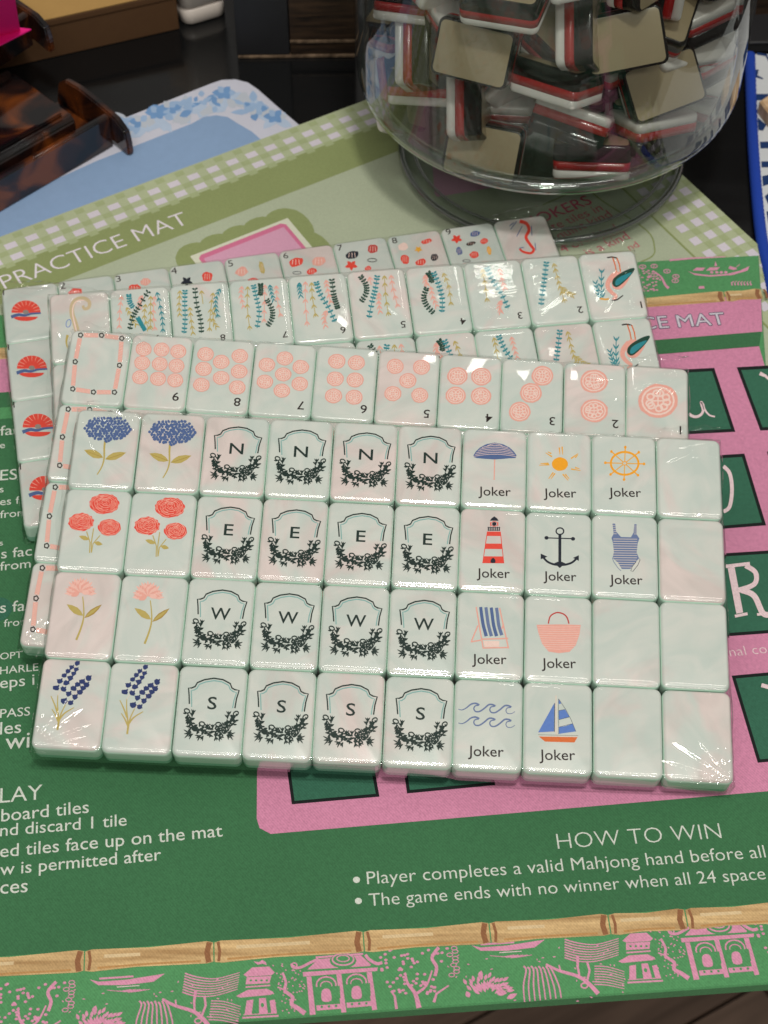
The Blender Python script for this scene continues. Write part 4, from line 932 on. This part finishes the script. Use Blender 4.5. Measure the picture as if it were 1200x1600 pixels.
def bird(p):
    p.stroke([(858, 86), (885, 82), (916, 88)], 8, BROWN); p.stroke([(890, 86), (905, 130), (912, 168)], 7, ORANGE); p.stroke([(915, 88), (930, 128), (936, 168)], 7, ORANGE)
    p.poly([(895, 175), (940, 170), (985, 195), (985, 215), (945, 265), (905, 270), (885, 245)], PINK, 3)
    p.stroke([(900, 185), (868, 222), (862, 258), (885, 290), (912, 312), (890, 330)], 34, PINK, 14, smooth=4)
    p.poly([(890, 245), (893, 212), (930, 180), (985, 152), (1019, 148), (1005, 178), (962, 225), (918, 258)], DGRN, 3)
    p.poly([(905, 240), (912, 215), (945, 192), (1000, 172), (985, 195), (950, 225), (918, 248)], TEAL, 3)
    p.stroke([(885, 336), (915, 332), (935, 318), (952, 306)], 9, BROWN, 6, smooth=3); p.stroke([(815, 325), (850, 330), (868, 326)], 10, YEL2)
    sprig(p, [(832, 320), (824, 250), (826, 158)], TEAL, 'branch', 1.1); sprig(p, [(820, 322), (802, 280), (790, 232)], TEAL, 'branch', 1.0)
sprigs(9, w9, [], '1', (1058, 362), bird)
def curl(p):
    p.stroke([(480, 420), (455, 330), (436, 270), (440, 215), (470, 184), (512, 180), (540, 200), (538, 232), (512, 242), (502, 222)], 34, STONE, 16, smooth=5)
    p.stroke([(470, 400), (452, 330), (440, 270), (446, 220), (472, 192), (510, 190)], 9, PPINK, 5, smooth=5)
    p.ring(415, 330, 14, 24, 4, LBLUE, rot=15); p.stroke([(410, 400), (402, 440), (410, 480)], 16, GOLD, 6, smooth=3)
sprigs(0, wK, [], None, None, curl)

# shells pack
w10 = Zw(420, 330, 2.609)
p = TP(3, 0, 0, wK)
p.ell(156, 262, 88, 70, CORAL, n=24, a0=176, a1=364)
for k in range(9):
    a = math.radians(192 + k * 19.5); p.stroke([(156 + 50 * math.cos(a), 262 + 40 * math.sin(a)), (156 + 87 * math.cos(a), 262 + 69 * math.sin(a))], 1.5, DCORAL, 3.4)
p.ell(153, 290, 74, 26, CORAL, n=20, a0=0, a1=180); p.stroke([(66, 292), (110, 278), (150, 282), (190, 272), (246, 268)], 20, BLUE, 10, smooth=4); p.ell(155, 262, 18, 13, TAUPE)
MOT['shell0'] = p.mesh('shell_motif'); p = TP(3, 0, 0, wK); p.ctext('1', (19, 143), 34, BROWN); MOT['hn0'] = p.mesh('lettering')
def shells(c, win, items, num, nc, cap):
    p = TP(3, c, 0, win)
    for x, y, rx, ry, m, kind in items:
        if kind == 's':
            for k in range(5): a = k * 1.2566 + .3; p.leaf(x, y, x + rx * 1.25 * math.cos(a), y + ry * 1.25 * math.sin(a), rx * .7, m)
        elif kind == 'o': p.ring(x, y, rx * .8, ry * .7, ry * .3, m, n=12)
        else:
            p.ell(x, y, rx, ry, m, n=14, wob=.12, rot=-15)
            for k in (-1, 0, 1): p.stroke([(x + k * rx * .4, y - ry * .6), (x + k * rx * .5, y + ry * .6)], rx * .09, PPINK)
    MOT['shell%d' % c] = p.mesh('shell_motif'); q = TP(3, c, 0, win); q.ctext(num, nc, cap, BROWN); MOT['hn%d' % c] = q.mesh('lettering')
shells(1, wG, [(235, 275, 22, 15, CORAL, 'e'), (290, 300, 18, 14, NAVY, 'e')], '2', (195, 252), 22)
shells(2, wG, [(420, 262, 20, 14, CORAL, 'e'), (455, 240, 16, 12, PINK, 'e'), (400, 290, 18, 14, NAVY, 'e')], '3', (370, 230), 20)
shells(3, wG, [(584, 240, 16, 14, BLACKN, 's'), (648, 224, 16, 15, CORAL, 'e'), (560, 270, 16, 12, PINK, 'e'), (640, 262, 16, 12, GOLD, 'e')], '4', (544, 205), 20)
shells(4, wG, [(755, 209, 20, 14, PINK, 'e'), (818, 197, 8, 20, GOLD, 'e'), (790, 240, 18, 12, CORAL, 'e')], '5', (720, 183), 20)
shells(5, w10, [(110, 208, 30, 18, CORAL, 'e'), (203, 205, 28, 18, PINK, 'e'), (175, 246, 20, 13, CORAL, 'e'), (115, 252, 22, 8, BLACKN, 'o')], '6', (68, 181), 24)
shells(6, w10, [(340, 180, 27, 16, BLACKN, 'e'), (425, 155, 23, 17, RED, 'e'), (337, 222, 22, 17, CORAL, 's'), (422, 201, 24, 10, BROWN, 'o'), (405, 234, 14, 9, CORAL, 'e')], '7', (291, 149), 24)
shells(7, w10, [(547, 145, 20, 16, PPINK, 'e'), (643, 122, 24, 9, CORAL, 'e'), (555, 195, 17, 20, CORAL, 'e'), (620, 207, 23, 13, CORAL, 'e'), (676, 188, 16, 14, BLACKN, 'e'), (610, 155, 13, 11, YEL2, 's')], '8', (512, 118), 24)
shells(8, w10, [(765, 113, 19, 15, CORAL, 's'), (840, 92, 20, 12, BLUE, 'e'), (823, 132, 20, 8, BROWN, 'e'), (876, 122, 17, 11, CORAL, 'e'), (775, 162, 12, 17, BLUE, 'e'), (836, 177, 19, 14, CORAL, 'e'), (897, 160, 9, 18, YEL2, 'e'), (805, 202, 20, 7, BLACKN, 'o')], '9', (731, 83), 24)
p = TP(3, 9, 0, w10)
p.stroke([(1022, 42), (1050, 52), (1060, 78), (1048, 108), (1066, 138), (1080, 158), (1066, 172), (1036, 166), (1022, 154)], 15, CORAL, 8, smooth=5)
for q in ([(985, 75), (1010, 42)], [(1010, 104), (1032, 62)], [(980, 62), (998, 48)], [(1070, 60), (1072, 100)], [(1085, 130), (1088, 160)], [(1020, 152), (1040, 148)]): p.stroke(q, 3.2, BLUE)
MOT['shell9'] = p.mesh('seahorse_motif')

# film of shrink wrap round a pack
def film_mesh(seed):
    W, H = 10 * TW, 4 * TH; step = 0.00052; g = 0.00045; rad = 0.0020; t = TT + 0.0004; rr = random.Random(seed)
    arc = rad * math.pi / 2; side = t - rad
    def axis(L):
        out = []; n = int(L / step)
        for s in (side, side * .5, 0.0): out.append((-g, -(rad + s)))
        for a in (60, 30): out.append((-g + rad * (1 - math.cos(math.radians(90 - a))) * 1.0, -rad * (1 - math.sin(math.radians(90 - a)))))
        for i in range(n + 1):
            x = rad - g + (L - 2 * rad + 2 * g) * i / n; out.append((x, 0.0))
        for a in (30, 60): out.append((L + g - rad * (1 - math.cos(math.radians(90 - a))), -rad * (1 - math.sin(math.radians(90 - a)))))
        for s in (0.0, side * .5, side): out.append((L + g, -(rad + s)))
        return out
    ax, ay = axis(W), axis(H)
    ph = [rr.uniform(0, 6.28) for _ in range(12)]; V = []
    cor = [(0, 0, 0), (W, 0, 1), (W, H, 2), (0, H, 3)]
    for y, dy in ay:
        gy = abs((y / TH + .5) % 1 - .5) * TH if 0.5 * TH < y < H - .5 * TH else 1
        for x, dx in ax:
            gx = abs((x / TW + .5) % 1 - .5) * TW if 0.5 * TW < x < W - .5 * TW else 1
            z = g + min(dx, dy)
            dip = max(math.exp(-(gx / .0015) ** 2), math.exp(-(gy / .0015) ** 2))
            z -= .00050 * dip
            inside = min(dx, dy) > -1e-9
            for cx, cy, k in cor:
                ex, ey = x - cx, y - cy; d = math.hypot(ex, ey)
                if d < .05:
                    a = math.atan2(ey, ex); amp = .00036 * math.exp(-d / .017)
                    z += amp * (math.sin(a * 23 + ph[k]) + .6 * math.sin(a * 41 + ph[k + 4])) * (1 if inside else .4)
            # slack pulls from the ends of the pack
            for e, k in ((x, 8), (W - x, 9)):
                if e < .02: z += .00012 * math.exp(-e / .008) * math.sin(y * 900 + ph[k] + 3 * math.sin(y * 160))
            ox = 0.0003 * math.sin(y * 210 + ph[10]) if dx < -rad * .9 else 0
            V.append((x + (ox if x > W / 2 else -abs(ox)), -y, z))
    n = len(ax); Fc = [[j * n + i, j * n + i + 1, (j + 1) * n + i + 1, (j + 1) * n + i] for j in range(len(ay) - 1) for i in range(n - 1)]
    return mesh('shrink_wrap', V, [f[::-1] for f in Fc], None, True)

ROWN = ['N', 'E', 'W', 'S']
LAB = {'hydrangea': 'tile with blue hydrangea on a gold stem', 'ranunculus': 'tile with three coral ranunculus blooms', 'peony': 'tile with a pink peony on a gold stem', 'lavender': 'tile with two navy lavender sprigs'}
JOK = {(6, 0): 'umbrella', (7, 0): 'sun', (8, 0): 'wheel', (6, 1): 'lighthouse', (7, 1): 'anchor', (8, 1): 'swimsuit', (6, 2): 'deck_chair', (7, 2): 'straw_bag', (6, 3): 'waves', (7, 3): 'sailboat'}
FL = ['hydrangea', 'ranunculus', 'peony', 'lavender']
PACK = ['front pack of wrapped tiles with flowers, letter crests, jokers and blanks', 'wrapped tile pack of pink circle designs, second from the front',
        'wrapped tile pack of sprig and bird designs, third from the front', 'wrapped tile pack of seashell designs lying flat at the back of the fan']
for b in range(4):
    M = BM[b]; base = BT[b] + M @ Vector((5 * TW, -2 * TH, -TT))
    root = empty('tile_pack', mat=Matrix.Translation(base) @ M.to_4x4()); tag(root, PACK[b], 'tile pack', 'shrink wrapped packs of mahjong tiles')
    off = Vector((-5 * TW, 2 * TH, TT))
    rj = random.Random(100 + b)
    for r in range(4):
        for c in range(10):
            t = link('tile', TILE, root)
            t.location = off + Vector(((c + .5) * TW + rj.uniform(-.00008, .00008), -(r + .5) * TH + rj.uniform(-.00012, .00012), rj.uniform(-.00012, .00006)))
            t.rotation_euler = (rj.uniform(-.006, .006), rj.uniform(-.008, .008), rj.uniform(-.005, .005))
            kids = []
            if b == 0:
                if c < 2: kids = [MOT[FL[r]]]; t['label'] = LAB[FL[r]]
                elif c < 6: kids = [MOT['crest'], MOT['let' + ROWN[r]]]; t['label'] = 'tile with dark leafy crest and letter ' + ROWN[r]
                elif (c, r) in JOK: k = JOK[(c, r)]; kids = [MOT[k], JK[k]]; t['label'] = 'joker tile with ' + k.replace('_', ' ') + ' picture'
                else: t['label'] = 'blank pearly tile'
            elif b == 1:
                if c == 0: kids = [MOT['frame']]; t['label'] = 'tile with a pink bamboo frame'
                else: kids = [MOT['dots%d' % (10 - c)], MOT['dn%d' % (10 - c)]]
            elif b == 2:
                kids = [MOT['sprig%d' % c]] + ([MOT['sn%d' % c]] if c else [])
                if c == 9: t['label'] = 'tile with a pink wading bird and the number 1'
            else:
                kids = [MOT['shell%d' % c]] + ([MOT['hn%d' % c]] if c < 9 else [])
            for me in kids: link(me.name.split('.')[0], me, t)
    f = link('shrink_wrap', film_mesh(b), root, [FILM]); f.location = off
    f['label'] = 'clear wrinkled shrink wrap round the pack'
    for ti, (tx, ty, ta, tl, twd) in enumerate(((.003, .0015, -.25, .026, .006), (10 * TW - .022, .0012, .12, .022, .005), (10 * TW - .018, -4 * TH - .0006, .05, .019, .005), (-.0012, -.9 * TH, -1.52, .05, .005))):
        rt_ = random.Random(b * 10 + ti); nx, ny = 26, 7; V = []
        for j in range(ny):
            for i in range(nx):
                u, v = i / (nx - 1), j / (ny - 1); wv = twd * (.35 + .65 * math.sin(math.pi * min(1, u * 1.1)) ** .5) * (.8 + .2 * math.sin(u * 17 + ti))
                x0, y0 = u * tl, (v - .5) * wv; h = .0011 * math.sin(math.pi * v) + .0006 * math.sin(u * 31 + 4 * v + b) * math.sin(v * 7 + u * 11) + rt_.uniform(-.00016, .00016)
                V.append((x0 * math.cos(ta) - y0 * math.sin(ta), x0 * math.sin(ta) + y0 * math.cos(ta), h))
        Fq = [[j * nx + i, j * nx + i + 1, (j + 1) * nx + i + 1, (j + 1) * nx + i] for j in range(ny - 1) for i in range(nx - 1)]
        tb = link('wrap_crease', mesh('wrap_crease', V, Fq, None, True), root, [FILM]); tb.location = off + Vector((tx, ty, .0006 if ti < 3 else -.003))

# ================================================================== GLASS BOWL with tiles
BX, BY = 0.068924, 0.62249
bowl = empty('glass_bowl', (BX, BY, Z_LIME + .0003)); tag(bowl, 'clear footed glass bowl filled with dark mahjong tiles', 'bowl')
def arcp(cx, cz, r, a0, a1, n): return [(cx + r * math.cos(math.radians(a0 + (a1 - a0) * i / n)), cz + r * math.sin(math.radians(a0 + (a1 - a0) * i / n))) for i in range(n + 1)]
RB, ZB = 0.0805, 0.0400
out = [(0.0001, ZB)] + arcp(RB - .010, ZB + .010, .010, -90, 0, 10) + [(RB + .0006, .10), (RB + .0012, .16), (RB + .0014, .205), (RB - .001, .207)]
inn = [(RB - .0032, .205), (RB - .0034, .16), (RB - .0036, .10)] + arcp(RB - .0106, ZB + .0105, .0070, 0, -90, 10) + [(0.0001, ZB + .0035)]
link('bowl_body', lathe('bowl_body', out + inn), bowl, [GLASS])
FR = 0.0612
ft = [(0.0001, 0.0), (FR - .002, 0.0), (FR, .0012), (FR, .0030), (FR - .0012, .0042), (FR - .008, .0050), (.03, .0072), (.018, .0105), (.0135, .016), (.0135, .028), (.018, .0355), (.026, .0395), (.0001, .0398)]
link('foot', lathe('foot', ft), bowl, [GLASS])
link('foot_rim', lathe('foot_rim', [(FR + .0002 + .0016 * math.cos(t), .0026 + .0022 * math.sin(t)) for t in [k * math.pi / 5 for k in range(10)]]), bowl, [GLASS_EDGE])  # this ring and the next two are added to draw refracted lines
link('foot_refraction_ring', lathe('foot_refraction_ring', [(FR - .0052 + .0007 * math.cos(t), .0050 + .0006 * math.sin(t)) for t in [k * math.pi / 4 for k in range(8)]]), bowl, [GLASS_EDGE])
link('base_refraction_ring', lathe('base_refraction_ring', [(RB - .0050 + .0036 * math.cos(t), ZB + .0046 + .0034 * math.sin(t)) for t in [k * math.pi / 6 for k in range(12)]]), bowl, [GLASS_BASE])

DARK = simple('smoky_black_resin', (0.014, 0.010, 0.008, 1), 0.16, 0.4, 0.0); REDL = simple('red_resin', rgb(176, 34, 32), 0.22, 0.5, 0.4); WHL = simple('white_resin', rgb(232, 226, 220), 0.22, 0.5, 0.4)
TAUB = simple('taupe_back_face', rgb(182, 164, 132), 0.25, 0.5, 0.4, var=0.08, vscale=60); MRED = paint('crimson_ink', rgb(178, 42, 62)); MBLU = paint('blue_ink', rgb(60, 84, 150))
mw, mh, mt = 0.0222, 0.0305, 0.0142
dp = [(mt / 2 - .0012 * (1 - math.cos(a)), .0011 * (1 - math.sin(a))) for a in [math.pi / 2 * i / 4 for i in range(5)]]
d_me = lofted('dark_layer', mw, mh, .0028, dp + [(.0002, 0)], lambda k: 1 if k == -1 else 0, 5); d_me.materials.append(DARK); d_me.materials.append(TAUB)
r_me = lofted('red_layer', mw, mh, .0028, [(.0002, 0), (-.0034, 0)], None, 5); r_me.materials.append(REDL)
w_me = lofted('white_layer', mw, mh, .0028, [(-.0034, 0)] + [(-mt / 2 + .0014 * (1 - math.sin(a)), .0014 * (1 - math.cos(a))) for a in [math.pi / 2 * i / 4 for i in range(5)]], None, 5); w_me.materials.append(WHL)
for me in (r_me, w_me): pass
CR, CU, CT = Vector((1, 0, 0)), Vector((0, SP, CP)), Vector((0, -CP, SP))
def camdir(v): return (CR * v[0] + CU * v[1] + CT * v[2]).normalized()
PLACED = []
def bowl_tile(px, m, nb, lg, label, group=None, motif=False):
    d = ray(*px).normalized(); ox, oy = -BX, -BY
    R = RB - .0036 - m
    a = d.x ** 2 + d.y ** 2; b = 2 * (d.x * ox + d.y * oy); c = ox * ox + oy * oy - R * R; disc = b * b - 4 * a * c
    s = (-b - math.sqrt(max(disc, 0))) / (2 * a)
    z = camdir(nb); y = camdir(lg); y = (y - z * y.dot(z)).normalized(); x = y.cross(z)
    def clear(q0):
        for i in (-1, 1):
            for j in (-1, 1):
                for k in (-1, 1):
                    q = q0 + x * (i * mw * .46) + y * (j * mh * .46) + z * (k * mt * .46)
                    if math.hypot(q.x - BX, q.y - BY) > RB - .0034: return False
        return True
    for k in range(10):                                            # slide in along the line of sight until it clears the glass
        pos = Vector((0, 0, HC)) + d * (s + .0012 * k)
        if clear(pos): break
    while not clear(pos): pos = pos + (Vector((BX, BY, pos.z)) - pos).normalized() * .001
    PLACED.append(pos)
    o = empty('mahjong_tile', mat=Matrix.Translation(pos) @ Matrix((x, y, z)).transposed().to_4x4())
    tag(o, label, 'mahjong tile', group or 'dark mahjong tiles heaped in the glass bowl')
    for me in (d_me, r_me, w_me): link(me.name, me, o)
    if motif:
        q = Print(lambda X, Y: (X, -Y), 3e-6, 0); q.ring(0, .004, .0034, .0038, .0009, MRED, n=18); q.ring(0, .004, .0018, .002, .0006, MBLU, n=14)
        for k in range(7): aa = k * .9; q.leaf(.001 * k - .003, -.006, .001 * k - .003 + .005 * math.cos(aa), -.006 + .005 * math.sin(aa), .0022, MRED)
        e = q.build('emblem', o); e.rotation_euler = (math.pi, 0, 0); e.location = (0, 0, -mt / 2 - .00003)
    return o
TL = [((745, 79), .013, (-.28, -.38, .88), (.97, -.2, 0), 'bowl tile with its taupe back facing out, largest at upper left'),
      ((976, 62), .013, (-.12, -.32, .94), (.98, .21, 0), 'bowl tile with taupe back facing out at upper right'),
      ((1031, 131), .013, (.16, -.30, .93), (.93, .3, .12), 'bowl tile with marbled taupe back facing out at lower right'),
      ((757, 233), .013, (-.2, -.36, .9), (.98, -.17, 0), 'bowl tile with beige back resting against the bottom glass'),
      ((655, 80), .014, (.95, 0, .3), (.05, 1, 0), 'bowl tile on edge, white layer left, beside the largest taupe back'),
      ((622, 149), .013, (.9, .1, .4), (-.22, .97, 0), 'bowl tile on edge leaning by the lower left glass'),
      ((672, 132), .020, (0, .92, .38), (.95, -.05, .3), 'bowl tile lying white layer down under the left edge-on tile'),
      ((733, 160), .013, (.97, 0, .25), (0, 1, 0), 'bowl tile on edge just above the beige back'),
      ((872, 122), .018, (.1, .85, .5), (.75, -.3, .5), 'bowl tile lying white layer down with its corner toward the viewer'),
      ((893, 192), .014, (-.3, -.88, -.3), (.9, -.35, .1), 'bowl tile tilted with white face up at the centre'),
      ((925, 243), .014, (0, .9, .45), (.97, .15, .2), 'bowl tile lying lowest against the bottom glass, white layer down'),
      ((1018, 200), .016, (0, -.8, -.5), (.85, .3, -.4), 'bowl tile with white face up beneath the marbled taupe back'),
      ((645, 4), .014, (.1, .9, .4), (.97, -.1, .1), 'bowl tile with red and white edge at top left'),
      ((790, -6), .016, (-.1, .55, .83), (.9, -.25, .2), 'bowl tile with back turned up, cut by the top of the picture'),
      ((872, 45), .034, (.25, .3, .9), (.7, .7, 0), 'bowl tile set back with brown back turned on its point'),
      ((905, 48), .020, (.95, 0, .3), (0, 1, 0), 'bowl tile standing on edge between the two upper taupe backs'),
      ((1098, 12), .016, (0, -.85, -.5), (.97, .15, 0), 'bowl tile with white face up at top right'),
      ((1108, 92), .012, (-.35, .1, -.93), (.1, 1, .1), 'bowl tile showing a white face with crimson emblem', None, True),
      ((1096, 172), .014, (-.2, -.8, -.5), (.9, .2, .3), 'bowl tile with white corner low at the right glass'),
      ((608, 58), .020, (0, .9, .4), (.9, .1, -.4), 'bowl tile with red and white edge by the left glass'),
      ((588, 8), .014, (-.6, .5, .6), (.2, .9, .2), 'bowl tile turned sideways at the far left top')]
for a in TL: bowl_tile(*a)
def deep(q, m, n):
    o = empty('mahjong_tile', mat=Matrix.Translation(q) @ m)
    tag(o, 'mahjong tile deep in the heap, mostly hidden by other tiles', 'mahjong tile', 'mahjong tiles buried deep in the glass bowl')
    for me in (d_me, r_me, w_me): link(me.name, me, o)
    PLACED.append(q)
rb = random.Random(8)
for i in range(-2, 3):                                             # the lowest layer lies on the bottom of the bowl
    for j in range(-2, 3):
        x, y = i * .0262 + (j % 2) * .008, j * .0325 + .004
        if math.hypot(abs(x) + .011, abs(y) + .015) < RB - .006:
            q = Vector((BX + x, BY + y, Z_LIME + ZB + .0115))
            if all((q - e).length > .014 for e in PLACED): deep(q, Matrix.Rotation(rb.uniform(-.15, .15), 4, 'Z') @ Matrix.Rotation(rb.choice((0, math.pi)), 4, 'Y'), 0)
tries = n = 0
while n < 140 and tries < 16000:
    tries += 1
    ang, rad = rb.uniform(0, 6.28), .060 * math.sqrt(rb.random()); z = rb.uniform(.066, .180)
    q = Vector((BX + rad * math.cos(ang), BY + rad * math.sin(ang), z))
    if math.sin(ang) * rad < -.036 and z < .125: continue
    cz = q.y * CP - (q.z - HC) * SP
    if 800 - F_PX * (q.y * SP + (q.z - HC) * CP) / cz < -70: continue
    if any((q - e).length < .0155 for e in PLACED): continue
    deep(q, Matrix.Rotation(rb.uniform(0, 6.28), 4, 'Z') @ Matrix.Rotation(rb.choice((0.2, 1.5, 2.9)) + rb.uniform(-.3, .3), 4, 'X') @ Matrix.Rotation(rb.uniform(0, 6.28), 4, 'Z'), n); n += 1

# ================================================================== TORTOISESHELL RACKS, CARD AND BOXES
TORT = tortoise_material()
def rack(name, p_tip, p_back, label, z0, length, scale=1.0):
    """long rack: stepped profile, shaped end plate; runs to the left from its right end"""
    P0 = un(*p_tip, z0).to_2d(); P1 = un(*p_back, z0).to_2d(); d = (P1 - P0).normalized(); ang = math.atan2(d.y, d.x)
    root = empty(name, (P0.x, P0.y, z0)); root.rotation_euler = (0, 0, ang); tag(root, label, 'tile rack')
    s = scale
    def ext(nm, prof, x0, x1):
        n = len(prof); V = [(x0, y, z) for y, z in prof] + [(x1, y, z) for y, z in prof]
        Fc = [[i, (i + 1) % n, n + (i + 1) % n, n + i] for i in range(n)] + [list(range(n))[::-1], [n + i for i in range(n)]]
        me = mesh(nm, V, Fc); bm = bmesh.new(); bm.from_mesh(me); bmesh.ops.recalc_face_normals(bm, faces=bm.faces[:])
        bmesh.ops.bevel(bm, geom=[e for e in bm.edges], offset=.0007, segments=2, affect='EDGES', clamp_overlap=True); bm.to_mesh(me); bm.free()
        return link(nm, me, root, [TORT])
    # x runs along the rack away from its right end, y is toward the viewer (negative = front)
    ext('front_wall', [(.0032, 0), (.0032, .0160), (.0026, .0166), (0, .0166), (0, 0)], .002, length)
    ext('base', [(-.0002, 0), (-.0002, .0035), (-.036, .0035), (-.036, 0)], .002, length)
    ext('tray', [(-.0015, .0037), (-.0015, .0195), (-.004, .0218), (-.044, .0222), (-.046, .020), (-.046, .0037)], .0165, length)
    ext('tray_lip', [(-.0405, .0223), (-.0405, .0262), (-.0435, .0262), (-.0435, .0223)], .020, length)
    ext('tray_rib', [(-.0050, .0219), (-.0050, .0236), (-.0075, .0236), (-.0075, .0219)], .020, length)
    ext('end_plate', [(.0135, 0), (.0135, .006), (.0125, .0125), (.0065, .0165), (-.006, .0185), (-.018, .0195), (-.028, .0185), (-.034, .014), (-.037, .004), (-.037, 0), (-.010, 0), (.003, .0025), (.0115, 0)], -.0015, .0018)
    return root
rack('tortoiseshell_rack', (176, 220), (0, 322), 'tortoiseshell acrylic tile rack with shaped end plate, in front at left', Z_BLUE + .0003, 0.30)
rack('tortoiseshell_rack', (50, 63), (-90, 156), 'dark tortoiseshell rack stacked behind, under the hot pink card', Z_BLUE + .0265, 0.22)
card = empty('pink_card', un(-20, 70, Z_TABLE + .0510)); tag(card, 'hot pink folded card resting on the rack at top left corner', 'card')
HOT = simple('hot_pink_card_stock', rgb(232, 22, 130), 0.6, 0.3)
def flat_px(name, px, z, root, mat, th=.0006):
    c = root.location.to_2d(); pts = [tuple(un(x, y, z).to_2d() - c) for x, y in px]
    return link(name, prism(name, pts, z - root.location.z, z - root.location.z + th), root, [mat])
flat_px('card_flap', [(-120, 110), (0, 72), (49, 47), (33, 45), (-60, 40)], Z_TABLE + .0512, card, HOT)
cq = [un(x, y, z) - card.location for x, y, z in ((-90, 80, Z_TABLE + .0520), (31, 46, Z_TABLE + .0520), (20, -20, Z_TABLE + .088), (-100, 10, Z_TABLE + .088))]
nrm = (cq[1] - cq[0]).cross(cq[3] - cq[0]).normalized() * .0006
link('card_panel', mesh('card_panel', cq + [q + nrm for q in cq], [[0, 1, 2, 3], [7, 6, 5, 4], [0, 4, 5, 1], [1, 5, 6, 2], [2, 6, 7, 3], [3, 7, 4, 0]]), card, [HOT])

def edge_box(name, pa, pb, z0, h, depth, parts, label, cat, over=0.0):
    """box whose front bottom edge runs from pa to pb (spots on the table)"""
    A, B = un(*pa, z0).to_2d(), un(*pb, z0).to_2d(); d = B - A; L = d.length; ang = math.atan2(d.y, d.x)
    root = empty(name, (A.x, A.y, z0)); root.rotation_euler = (0, 0, ang); tag(root, label, cat)
    for nm, x0, x1, y0, y1, zz0, zz1, m, bv in parts(L, h, depth): link(nm, box_mesh(nm, x0, x1, y0, y1, zz0, zz1, bv), root, [m])
    return root
KR = simple('kraft_board', rgb(176, 140, 84), 0.75, 0.2, var=0.06); KR_SHADE = simple('kraft_board_shaded', rgb(92, 66, 44), 0.75, 0.2, var=0.08)  # same board twice: the second has the front's shade in its colour
edge_box('kraft_box', (-40, 119), (283, 46), Z_TABLE + .0002, .0215, .12, lambda L, h, d: [('box_base', .0006, L - .0006, .0006, d, 0, h * .80, KR_SHADE, .0005), ('lid', 0, L, 0, d + .0006, h * .80 + .0002, h - .0008, KR_SHADE, .0005), ('lit_top', .0002, L - .0002, .0002, d, h - .0007, h, KR, .0003)], 'low brown kraft board box on the black table behind the racks', 'box')  # thin slab added to carry the lit tone of the top
WP = simple('white_plastic', rgb(226, 216, 206), 0.4, 0.4, 0.1)
root = edge_box('white_case', (290, 43), (357, 23), Z_TABLE + .0002, .05, .03, lambda L, h, d: [], 'white rounded plastic case standing on the black table', 'case')
for nm, z0, z1, grow in (('case_base', 0, .0085, 0), ('case_lid', .0088, .055, .0004)):
    L = (un(357, 23, 0) - un(290, 43, 0)).length; me = lofted(nm, L + 2 * grow, .034, .005, [(z1, .001), (z1 - .001, 0), (z0 + .0008, 0), (z0, .0008)], None, 5)
    o = link(nm, me, root, [WP]); o.location = (L / 2, .017, 0)
BLK = simple('black_painted_board', (0.012, 0.012, 0.014, 1), 0.5, 0.4, var=0.2, vscale=80)
DW = wood_material('dark_distressed_wood', (0.010, 0.006, 0.004, 1), (0.052, 0.030, 0.017, 1), (12, 12, 110), 0.5); WORN = wood_material('worn_wood_edge', (0.05, 0.032, 0.02, 1), (0.24, 0.165, 0.105, 1), (60, 60, 60), 0.6)
edge_box('wooden_crate', (371, 91), (556, 89), Z_TABLE + .0002, .15, .06, lambda L, h, d: [('black_board', 0, L * .445, 0, d, .0016, h, BLK, .0006), ('brown_board', L * .445 + .0003, L, .0004, d, .0016, h, DW, .0006), ('batten', L * .45, L * .995, -.0007, .0003, .0085, .0098, WORN, .0002), ('worn_edge', .0004, L - .0004, -.0003, d, 0, .0014, WORN, .0003)], 'dark wooden crate with black and brown boards behind the bowl', 'crate')
edge_box('wooden_block', (1150, 42), (1300, 30), Z_TABLE + .0002, .13, .06, lambda L, h, d: [('brown_board', 0, L, 0, d, 0, h, DW, .0008)], 'dark brown wooden block at the top right corner', 'block')
MET = simple('brushed_metal', (0.35, 0.35, 0.36, 1), 0.3, 0.5, 0, 1.0)
edge_box('black_tray', (1140, 82), (1300, 78), Z_TABLE + .0002, .006, .03, lambda L, h, d: [('tray_body', 0, L, 0, d, 0, h, simple('black_tray_plastic', (0.02, 0.02, 0.022, 1), 0.45, 0.4), .0006), ('metal_rim', .0002, L * .45, -.0008, -.0001, h - .0009, h + .0001, MET, .0002)], 'flat black tray in front of the brown wooden block', 'tray')
